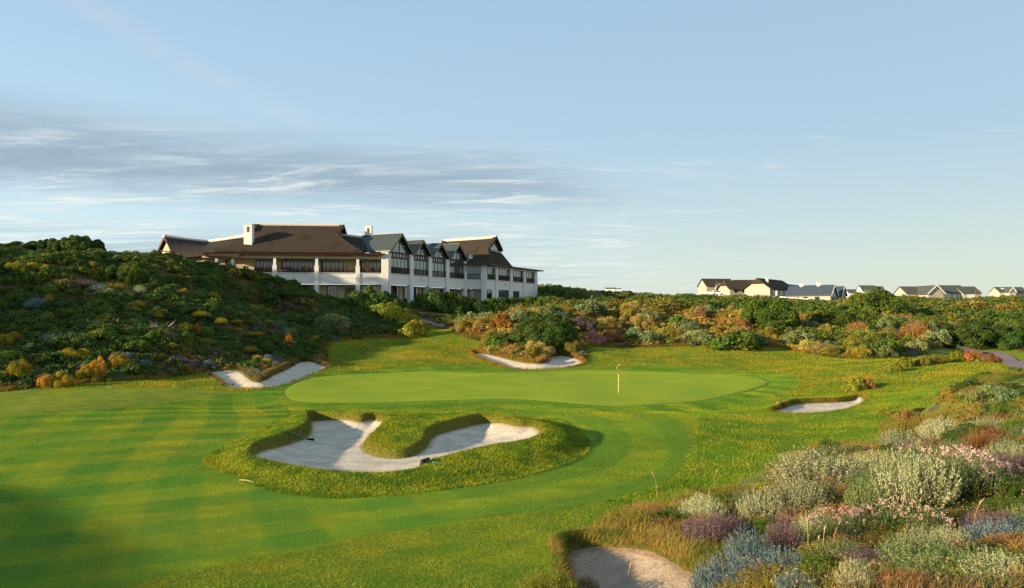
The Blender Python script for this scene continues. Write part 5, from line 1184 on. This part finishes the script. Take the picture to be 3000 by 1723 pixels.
# pink flower heads in the right foreground
r = np.random.default_rng(21); M_PETAL = m_leaf('pink_petals', (.62, .40, .36), .3)
def flower_mesh(r):
    n = 38; th = r.uniform(0, 2*PI, n); q = np.sqrt(r.random(n)); C = np.stack([np.cos(th)*q, np.sin(th)*q, .75+.3*np.sqrt(1-q*q)+r.normal(0, .07, n)], 1)
    k = np.repeat(np.arange(n), 14); P = C[k]+r.normal(0, .035, (len(k), 3)); V = leaves(P, np.tile([0, 0, 1.], (len(k), 1)), .045, .04, r, .8)
    return vmesh('pink_flowers', V, tints(len(V), r, .7, 1.3, .05))
fms = [flower_mesh(r) for _ in range(2)]
for m_ in fms: m_.materials.append(M_PETAL)
for px, py, w_ in ((2800, 1440, 150), (2880, 1450, 120), (2450, 1590, 110), (2620, 1560, 110), (2510, 1570, 100), (2830, 1390, 90), (2720, 1580, 100), (2950, 1440, 90)):
    lb = 'green shrub topped with small pale pink flower heads in the right foreground'
    o = pplant('grey_green', 'sprig', px, py, w_, w_*.62, lb, 'pink flowered shrubs in the right foreground'); f_ = bpy.data.objects.new('flowers', random.choice(fms)); COL.objects.link(f_); f_.parent = o; f_.location = (0, 0, .0); f_['kind'] = 'stuff'
    o.name = 'flowering_shrub'
# tall seed stalks
M_STALK = m_plain('dry_stalk', (.42, .27, .13), .8, .1, 9)
for i, (px, py, hp) in enumerate(((2368, 1640, 95), (2392, 1645, 60), (2410, 1650, 85), (2440, 1620, 70), (2232, 1715, 60), (2275, 1720, 50), (1838, 1720, 55), (1965, 1715, 40), (1925, 1460, 60), (2090, 1440, 50), (2200, 1420, 50), (2850, 1580, 90))):
    p = G(px, py); s_ = p.y/F; h = hp*s_*1.25; e = empty('grass_stalk', tuple(p)); tag(e, 'single tall dry seed stalk rising above the foreground scrub', 'grass', 'tall seed stalks in the foreground'); m = MB(); q = random.uniform(-.25, .35)
    m.tube([(0, 0, 0), (q*h*.2, 0, h*.6), (q*h*.7, 0, h)], [.006, .005, .004], 5); m.build('stem', M_STALK, e); m = MB(); m.tube([(q*h*.55, 0, h*.84), (q*h*.75, 0, h*.97), (q*h*1.1, 0, h*1.06)], [.006, .018, .004], 6); m.build('seed_head', M_STALK, e)

# ---------------------------------------------------------------- what nobody could count
XL = .70
def region_points(n, xr, yr, ok, r, dens=None):
    out = []; tot = 0
    while tot < n:
        x = r.uniform(*xr, n); y = r.uniform(*yr, n); k = ok(x, y) & (np.abs(x/np.maximum(y, 1)) < XL)
        out.append(np.stack([x[k], y[k]], 1)); tot += k.sum()
        if len(out) > 60: break
    return np.concatenate(out)[:n]
def stuff(name, V, T, mat):
    o = link(name, vmesh(name, V, T), mat); tag(o, kind='stuff'); return o
VEG = m_leaf('scrub_foliage', (1, 1, 1), .3, 0)
GRASS = m_leaf('grass_blades', (1, 1, 1), .35, 0)
PAL = {'left': [(.050, .090, .015, 5), (.075, .125, .017, 3), (.12, .12, .024, 2), (.13, .085, .08, .8), (.17, .22, .19, .5), (.30, .25, .03, .25)],
       'mid': [(.38, .27, .032, 4.5), (.47, .32, .06, 3), (.17, .18, .02, 1.8), (.36, .18, .045, 1.2), (.32, .29, .11, 1.3)],
       'right': [(.12, .16, .02, 4), (.075, .12, .016, 2), (.22, .20, .03, 3), (.30, .17, .045, 1)],
       'far': [(.075, .12, .018, 4), (.11, .14, .02, 3), (.18, .145, .025, 2), (.24, .15, .04, .7)],
       'fg': [(.12, .12, .03, 3), (.30, .20, .07, 2.4), (.07, .11, .015, 1.4), (.20, .22, .13, 1.3), (.20, .12, .06, 1.2), (.16, .10, .09, .5)]}
def pal(name, n, r):
    p = np.array(PAL[name]); k = r.choice(len(p), n, p=p[:, 3]/p[:, 3].sum()); return p[k, :3]
SKYL = np.array([(1560,822),(1611,826),(1640,834),(1700,840),(1760,846),(1850,849),(2040,851),(2062,856),(2180,857),(2240,862),(2290,868),(2360,873),(2450,876),(2480,870),(2500,862),(2560,857),(2640,858),(2690,864),(2740,870),(2850,871),(2880,864),(2930,868),(2960,860),(3100,862)], float)
def skyok(x, y, top):
    px = CX+F*x/y; py = H0-F*(top-CZ)/y; lim = np.interp(px, SKYL[:, 0], SKYL[:, 1])
    return (py > lim) | ((y > 345) & (py > 851))
def domes(name, n, xr, yr, ok, palname, rr, per, leaf, seed, hf=(.6, .95), palf=None):
    """a thicket: many small leafy mounds merged into one object"""
    r = np.random.default_rng(seed); P = region_points(n, xr, yr, ok, r); n = len(P); U = [dome(r, per, 12, leaf, .8, (.3, .45)) for _ in range(4)]; Vs = []; Ts = []
    z = gz(P[:, 0], P[:, 1]); c = pal(palname, n, r) if palf is None else palf(P, r); R = r.uniform(*rr, n); hh = r.uniform(*hf, n)
    if palf is None:
        ip = np.array(PAL[palname]); q_ = np.clip((vnoise(P[:, 0], P[:, 1], 7, 66)-.2)/.6, 0, .999)*.6+r.random(n)*.4; cw = np.cumsum(ip[:, 3])/ip[:, 3].sum(); c = ip[np.minimum(np.searchsorted(cw, q_), len(ip)-1), :3]
    if name == 'far_scrub' and xr[1] > 0:
        lim = np.interp(frm(P[:, 0], P[:, 1]), SKYL[:, 0], SKYL[:, 1])+np.abs(r.normal(0, 4, n)); lim = np.where(P[:, 1] > 345, 852, lim); zt = CZ-(lim-H0)/F*P[:, 1]
        z = np.minimum(z, zt-R*hh*1.0)
    for u in range(4):
        i = np.nonzero(np.arange(n) % 4 == u)[0]; V, T = U[u]; a = r.uniform(0, 2*PI, len(i)); ca, sa = np.cos(a), np.sin(a)
        X = V[None, ..., 0]*ca[:, None, None]-V[None, ..., 1]*sa[:, None, None]; Y_ = V[None, ..., 0]*sa[:, None, None]+V[None, ..., 1]*ca[:, None, None]
        W_ = np.stack([X*R[i][:, None, None]+P[i, 0][:, None, None], Y_*R[i][:, None, None]+P[i, 1][:, None, None], V[None, ..., 2]*(R*hh)[i][:, None, None]+z[i][:, None, None]], -1)
        Vs.append(W_.reshape(-1, 4, 3)); Ts.append((T[None]*c[i][:, None]).reshape(-1, 3))
    return stuff(name, np.concatenate(Vs), np.concatenate(Ts), VEG)
bld = lambda x, y: ~((x > -60) & (x < 6) & (y > 125) & (y < 172))
frm = lambda x, y: (CX+F*x/y)
nearlab = lambda x, y: (sdist(x, y, BP['left'][:, :2]) < -.5) & (sdist(x, y, BP['back'][:, :2]) < -.5) & ~((frm(x, y) > 1215) & (frm(x, y) < 1335) & (y > 108) & (y < 124)) & ~((frm(x, y) > 2745) & (y < 112) & (y > 76))
domes('thicket', 2700, (-62, -5), (55, 125), lambda x, y: (gint(sd_d1, x, y) > .5) & bld(x, y) & nearlab(x, y) & (frm(x, y) < 1340), 'left', (.6, 1.3), 300, .22, 31)
domes('thicket', 1300, (-10, 66), (82, 125), lambda x, y: (gint(sd_d1, x, y) > .5) & nearlab(x, y) & (frm(x, y) > 1300) & (frm(x, y) < 2350), 'mid', (.5, 1.1), 260, .22, 32)
domes('thicket', 900, (28, 90), (84, 150), lambda x, y: (gint(sd_d1, x, y) > .5) & nearlab(x, y) & (frm(x, y) >= 2300), 'right', (.7, 1.5), 300, .2, 33)
domes('far_scrub', 1500, (-14, 135), (120, 215), lambda x, y: bld(x, y) & (frm(x, y) > 1300), 'far', (1.3, 2.8), 330, .19, 34, (.7, 1.0))
domes('far_scrub', 1300, (0, 250), (210, 380), lambda x, y: frm(x, y) > 1560, 'far', (2.0, 4.2), 260, .22, 35, (.6, .85))
domes('far_scrub', 260, (-95, -45), (100, 135), lambda x, y: bld(x, y), 'left', (1.0, 1.8), 300, .2, 36)
# dunes out of the picture to the left: their bushes throw the long broken shade
def offl(n, seed):
    r = np.random.default_rng(seed); x = r.uniform(-105, -58, n); y = r.uniform(22, 100, n); k = (np.abs(x/y) > .66) & (gint(sd_d1, x, y) > 0); return np.stack([x[k], y[k]], 1)
_rp = region_points; region_points = lambda n, xr, yr, ok, r, dens=None: offl(n, 77)
domes('thicket', 420, 0, 0, None, 'left', (1.2, 2.4), 260, .2, 37); region_points = _rp

def grass(name, P, H, Wd, cols, seed, lean=.6, seg=2):
    r = np.random.default_rng(seed); P3 = np.concatenate([P, gz(P[:, 0], P[:, 1])[:, None]-.01], 1); V, s_ = blades(P3, H, Wd, r, lean, (.25, .1), seg); n = len(P)
    T = cols*tints(n, r, .6, 1.4, .12); return stuff(name, V, np.repeat(T, s_, axis=0), GRASS)
def gcol(P, r, a, b, s_=1.2, seed=5, c=None):
    k = sstep(.35, .65, vnoise(P[:, 0], P[:, 1], s_, seed)*.7+r.random(len(P))*.3)[:, None]; C = np.array(a)*(1-k)+np.array(b)*k
    if c is not None: m = (sstep(.62, .8, vnoise(P[:, 0], P[:, 1], s_*2.2, seed+7)*.8+r.random(len(P))*.2))[:, None]; C = C*(1-m)+np.array(c)*m
    return C
r = np.random.default_rng(41)
allsand = lambda x, y, m=-.02: np.max([sdist(x, y, BP[k][:, :2]) for k in BP], axis=0) < m
# long grass on the mound round the main bunker
P = region_points(150000, (MP[:, 0].min(), MP[:, 0].max()), (MP[:, 1].min(), MP[:, 1].max()), lambda x, y: (sdist(x, y, MP) > -.05) & (sdist(x, y, BP['main'][:, :2]) < -.03), r)
dl = -sdist(P[:, 0], P[:, 1], BP['main'][:, :2]); C = gcol(P, r, (.10, .19, .010), (.25, .29, .012), .5, 5, (.27, .27, .012)); k = np.exp(-dl/.14)[:, None]; lit = sstep(-.3, .5, vnoise(P[:, 0], P[:, 1], 2.0, 71)-.35)[:, None]; C = C*(1-k)+(np.array([.36, .22, .025])*lit+np.array([.12, .13, .02])*(1-lit))*k  # orange sunlit and darker shaded patches of the lip painted into the blades
grass('rough_grass', P, r.uniform(.04, .11, len(P)), .026, C, 42, 1.0)
# mown turf: short blades whose colour keeps the mower's bands
def turf_cols(P, r, lo, hi, dk):
    m = mow(P[:, 0], P[:, 1], gint(sd_m, P[:, 0], P[:, 1]))[:, None]; C = gcol(P, r, lo, hi, 2.2, 15, (.36, .32, .012)); n_ = (vnoise(P[:, 0], P[:, 1], 1.1, 33)*.6+vnoise(P[:, 0], P[:, 1], .45, 34)*.4)[:, None]
    return (C*(1-m*.78)+np.array(dk)*m*.78)*(.62+.76*n_)
fair_ok = lambda x, y: (gint(sd_fair, x, y) > -.4) & (gint(sd_dune, x, y) < .3) & (gint(sd_m, x, y) < 0) & (gint(sd_green, x, y) < -.35) & (gint(sd_sand, x, y) < -.1)
for n_, yr_, h_, w_, sd_ in ((230000, (14.5, 27), (.018, .038), .010, 61), (200000, (27, 46), (.025, .050), .020, 62), (150000, (46, 84), (.03, .06), .036, 63)):
    P = region_points(n_, (-46, 26), yr_, fair_ok, r); grass('mown_grass', P, r.uniform(*h_, len(P)), w_, turf_cols(P, r, (.145, .25, .010), (.27, .32, .010), (.070, .185, .012)), sd_, 1.1, 1)
P = region_points(130000, (-20, 24), (50, 84), lambda x, y: gint(sd_green, x, y) > 0, r); grass('mown_grass', P, r.uniform(.034, .052, len(P)), .035, gcol(P, r, (.22, .33, .010), (.36, .40, .010), 3.5, 16), 64, .8, 1)
# rough round the course: coarser farther off
rough_ok = lambda x, y: (gint(sd_dune, x, y) < .8) & (gint(sd_fair, x, y) < -.2) & (gint(sd_green, x, y) < -1.4) & (gint(sd_m, x, y) < 0) & (gint(sd_sand, x, y) < -.05)
P = region_points(130000, (-12, 12), (13, 30), rough_ok, r); grass('rough_grass', P, r.uniform(.02, .05, len(P)), .012, gcol(P, r, (.13, .23, .010), (.25, .31, .012), .8, 8, (.29, .30, .015)), 43, 1.0)
P = region_points(120000, (-6, 30), (24, 62), rough_ok, r); grass('rough_grass', P, r.uniform(.04, .10, len(P)), .025, gcol(P, r, (.12, .21, .010), (.23, .28, .012), 1.0, 9, (.29, .28, .014)), 44, 1.0)
P = region_points(150000, (-48, 42), (58, 122), rough_ok, r); grass('rough_grass', P, r.uniform(.06, .13, len(P)), .05, gcol(P, r, (.12, .19, .010), (.25, .26, .012), 1.3, 10, (.34, .28, .014)), 45, 1.0)
# verges where the grass meets scrub, and hanging over the bunkers
P = region_points(60000, (-48, 44), (54, 112), lambda x, y: (np.abs(gint(sd_d1, x, y)-.4) < .9) & (gint(sd_sand, x, y) < -.05), r); grass('verge_grass', P, r.uniform(.15, .42, len(P)), .045, gcol(P, r, (.07, .095, .015), (.26, .18, .03), 1.5, 11, (.33, .19, .03)), 46, .8)
P = region_points(50000, (-2, 34), (9, 62), lambda x, y: (np.abs(gint(sd_d2, x, y)-.35) < .8) & allsand(x, y), r); grass('verge_grass', P, r.uniform(.10, .38, len(P)), .012, gcol(P, r, (.09, .13, .015), (.30, .21, .035), .7, 12, (.36, .24, .06)), 47, .7, 3)
for kk, n_, h_, w_, c1_, c2_ in (('left', 9000, (.1, .3), .035, (.10, .08, .04), (.22, .15, .05)), ('back', 14000, (.12, .35), .04, (.24, .16, .03), (.36, .2, .03)), ('right', 9000, (.06, .16), .02, (.14, .15, .012), (.40, .24, .02)), ('near', 16000, (.05, .2), .01, (.12, .15, .015), (.34, .22, .05))):
    B = BP[kk][:, :2]; P = region_points(n_, (B[:, 0].min()-1, B[:, 0].max()+1), (B[:, 1].min()-1, B[:, 1].max()+1), lambda x, y: np.abs(sdist(x, y, B)+.22) < .2, r)
    zl = idw(P[:, 0], P[:, 1], BP[kk], [3])[:, 0]; kp = (zl-idw(P[:, 0], P[:, 1], BP[kk], [2])[:, 0] > .14) | (r.random(len(P)) < .25); P = P[kp]
    grass('verge_grass', P, r.uniform(*h_, len(P)), w_, gcol(P, r, c1_, c2_, .6, 13), 48, 1.1)
# undergrowth of the near dune
XL = .95
P = region_points(270000, (0, 44), (7.5, 62), lambda x, y: (gint(sd_d2, x, y) > .2) & allsand(x, y, -.15), r); kf = (P[:, 1] < 30) | (r.random(len(P)) < .7); P = P[kf]
C = pal('fg', len(P), r)*.3+gcol(P, r, (.07, .14, .016), (.26, .20, .045), 1.6, 14, (.24, .14, .06))*.7; grass('undergrowth', P, r.uniform(.05, .22, len(P)), .004+.0007*P[:, 1], C, 49, .9, 2)
P = region_points(110000, (0, 44), (7.5, 62), lambda x, y: (gint(sd_d2, x, y) > .3) & allsand(x, y, -.15), r); zz = gz(P[:, 0], P[:, 1])+r.uniform(0, .3, len(P)); V = leaves(np.concatenate([P, zz[:, None]], 1), np.tile([0, 0, 1.], (len(P), 1)), .035+.0012*P[:, 1], .02+.0006*P[:, 1], r, 1.0)
stuff('undergrowth', V, pal('fg', len(P), r)*tints(len(P), r), VEG)
# ---------------------------------------------------------------- sky, sun, camera
w = bpy.data.worlds.new('World'); SC.world = w; w.use_nodes = True
T = w.node_tree; T.nodes.clear()
def N(ty, **k):
    n = T.nodes.new(ty)
    for a, b in k.items(): setattr(n, a, b)
    return n
def Lk(a, b): T.links.new(a, b)
def Mth(op, a, b=0.0, c=None, clamp=False):
    n = N('ShaderNodeMath', operation=op); n.use_clamp = clamp
    for i, v in enumerate((a, b, c)):
        if v is None: continue
        if hasattr(v, 'links'): Lk(v, n.inputs[i])
        else: n.inputs[i].default_value = v
    return n.outputs[0]
def Rg(v, a, b, c=0., d=1.):
    n = N('ShaderNodeMapRange', interpolation_type='SMOOTHSTEP'); Lk(v, n.inputs[0])
    for i, x in enumerate((a, b, c, d)): n.inputs[i+1].default_value = x
    return n.outputs[0]
def Mx(f, a, b):
    n = N('ShaderNodeMix', data_type='RGBA')
    for s, v in ((n.inputs[0], f), (n.inputs[6], a), (n.inputs[7], b)):
        if hasattr(v, 'links'): Lk(v, s)
        else: s.default_value = v if isinstance(v, float) else (*v, 1)
    return n.outputs[2]
sky = N('ShaderNodeTexSky'); sky.sky_type = 'NISHITA'; sky.sun_disc = False; sky.sun_elevation = SUN_EL
sky.sun_rotation = -math.atan2(SUN.x, SUN.y); sky.air_density = 1.0; sky.dust_density = .6; sky.ozone_density = 1.0
tc = N('ShaderNodeTexCoord'); sep = N('ShaderNodeSeparateXYZ'); Lk(tc.outputs['Generated'], sep.inputs[0])
X, Y, Z = sep.outputs
az = Mth('ARCTAN2', X, Y)
el = Mth('ARCSINE', Z)
# cloud plane coordinates
zc = Mth('MAXIMUM', Mth('ADD', Z, .06), .03)
cb = N('ShaderNodeCombineXYZ'); Lk(Mth('DIVIDE', X, zc), cb.inputs[0]); Lk(Mth('DIVIDE', Y, zc), cb.inputs[1])
def cn(scale, sc3, rot, det=6, rough=.55, dist=.4):
    m = N('ShaderNodeMapping'); m.inputs['Scale'].default_value = sc3; m.inputs['Rotation'].default_value = (0, 0, rot); Lk(cb.outputs[0], m.inputs[0])
    n = N('ShaderNodeTexNoise'); n.inputs['Scale'].default_value = scale; n.inputs['Detail'].default_value = det; n.inputs['Roughness'].default_value = rough; n.inputs['Distortion'].default_value = dist
    Lk(m.outputs[0], n.inputs['Vector']); return n.outputs['Fac']
big = cn(.45, (.55, 1.0, 1), .18, 5, .5)
wisp = cn(1.6, (.5, 1.3, 1), .3, 7, .62, .9)
fine = cn(6.5, (.7, 1.15, 1), .35, 8, .68, .9)
SKY_BASE = sky.outputs[0]
# grey veil: left part of the sky, its upper edge sloping down to the right
top = Mth('ADD', Mth('MULTIPLY_ADD', az, -.05, .208), Mth('MULTIPLY', Mth('MAXIMUM', az, 0.0), -.22))
top = Mth('ADD', top, Mth('MULTIPLY', Mth('SUBTRACT', wisp, .5), .05))
up = Rg(Mth('SUBTRACT', top, el), -.018, .045)
lo = Rg(Mth('ADD', el, Mth('MULTIPLY', Mth('SUBTRACT', fine, .5), .03)), .118, .165)
right = Rg(Mth('ADD', az, Mth('MULTIPLY', Mth('SUBTRACT', big, .5), .25)), .26, .0)
back = Rg(Y, -.2, .3)
veil = Mth('MULTIPLY', Mth('MULTIPLY', Mth('MULTIPLY', up, lo), Mth('MULTIPLY', right, Rg(wisp, .12, .5, .68, 1.0))), back)
hair = cn(2.6, (.6, 1.5, 1), .38, 9, .66, .8)
streak = cn(1.0, (.22, 1.5, 1), .06, 6, .58, .3)
low = Mth('MULTIPLY', Rg(streak, .44, .56), Mth('MULTIPLY', Rg(el, .12, .07), Mth('MULTIPLY', Rg(el, .0, .03), Rg(az, .18, -.1))))
def HSV(col, sat, val):
    h = N('ShaderNodeHueSaturation'); h.inputs['Saturation'].default_value = sat; h.inputs['Value'].default_value = val; Lk(col, h.inputs['Color']); return h.outputs[0]
grad = Mx(Rg(el, .02, .24), Mx(Rg(az, -.45, .5), (1.52, 1.95, 2.18), (1.85, 2.14, 2.02)), (1.30, 1.84, 2.30))
grad = Mx(Rg(el, .15, .55), grad, Mx(Rg(az, -.5, .5), (1.02, 1.52, 2.12), (1.16, 1.72, 2.28)))
c0 = Mx(.22, grad, HSV(SKY_BASE, .9, .8))
grey = Mx(Rg(wisp, .42, .66), (1.02, 1.36, 1.66), (1.45, 1.80, 2.05))
grey = Mx(Mth('MULTIPLY', Rg(fine, .56, .76), Rg(big, .42, .62)), grey, (1.85, 2.15, 2.32))
grey = Mx(Mth('MULTIPLY', Rg(hair, .45, .75), .5), grey, (2.0, 2.28, 2.45))
grey = Mx(Mth('MULTIPLY', Rg(hair, .5, .32), .5), grey, (.92, 1.22, 1.50))
c1 = Mx(Mth('MULTIPLY', veil, .9), c0, grey)
white = Mth('MULTIPLY', Mth('MULTIPLY', Rg(wisp, .50, .70), Rg(fine, .35, .62)), Mth('MULTIPLY', Rg(el, .165, .11), Mth('MULTIPLY', Rg(az, .3, -.1), Rg(el, .02, .05))))
c2 = Mx(Mth('MULTIPLY', white, .75), c1, (2.5, 2.62, 2.55))
c3 = Mx(Mth('MULTIPLY', low, .7), c2, (1.12, 1.50, 1.80))
con = Mth('MULTIPLY', Rg(Mth('ABSOLUTE', Mth('SUBTRACT', el, Mth('MULTIPLY_ADD', az, -.42, .125))), .022, .0), Mth('MULTIPLY', Rg(az, -.18, -.3), Rg(wisp, .3, .6)))
c3 = Mx(Mth('MULTIPLY', con, .3), c3, (2.0, 2.1, 2.3))
puff = Mth('MULTIPLY', Rg(cn(3.0, (.5, 1.3, 1), .1, 5, .6, .5), .60, .74), Mth('MULTIPLY', Mth('MULTIPLY', Rg(el, .25, .2), Rg(el, .12, .17)), Rg(az, .1, .16)))
c3 = Mx(Mth('MULTIPLY', Mth('MULTIPLY', Rg(hair, .46, .66), Rg(wisp, .36, .6)), Mth('MULTIPLY', Mth('MULTIPLY', Rg(el, .22, .14), Rg(el, .0, .04)), Mth('MULTIPLY', Rg(az, .42, -.05), .85))), c3, (2.75, 2.85, 2.75))
c4 = Mx(Mth('MULTIPLY', puff, .4), c3, (2.6, 2.6, 2.55))
bg = N('ShaderNodeBackground'); bg.inputs[1].default_value = .15; Lk(c4, bg.inputs[0])
wo = N('ShaderNodeOutputWorld'); Lk(bg.outputs[0], wo.inputs[0])
sl = bpy.data.lights.new('sun', 'SUN'); sl.energy = 5.0; sl.angle = math.radians(.6); sl.color = (1.0, .80, .50)
so = bpy.data.objects.new('sun', sl); COL.objects.link(so); so.rotation_euler = SUN.to_track_quat('Z', 'Y').to_euler(); so.location = (-60, -40, 60)
cd = bpy.data.cameras.new('camera'); cam = bpy.data.objects.new('camera', cd); COL.objects.link(cam); SC.camera = cam
cam.location = (0, 0, CZ); cam.rotation_euler = (PI/2, 0, 0); cd.sensor_width = 36; cd.lens = 36*F/3000
cd.shift_y = (H0-861.5)/3000; cd.clip_start = .3; cd.clip_end = 6000
vs = SC.view_settings; vs.view_transform = 'Standard'; vs.look = 'None'; vs.gamma = 1; vs.use_curve_mapping = False; vs.exposure = 1.15
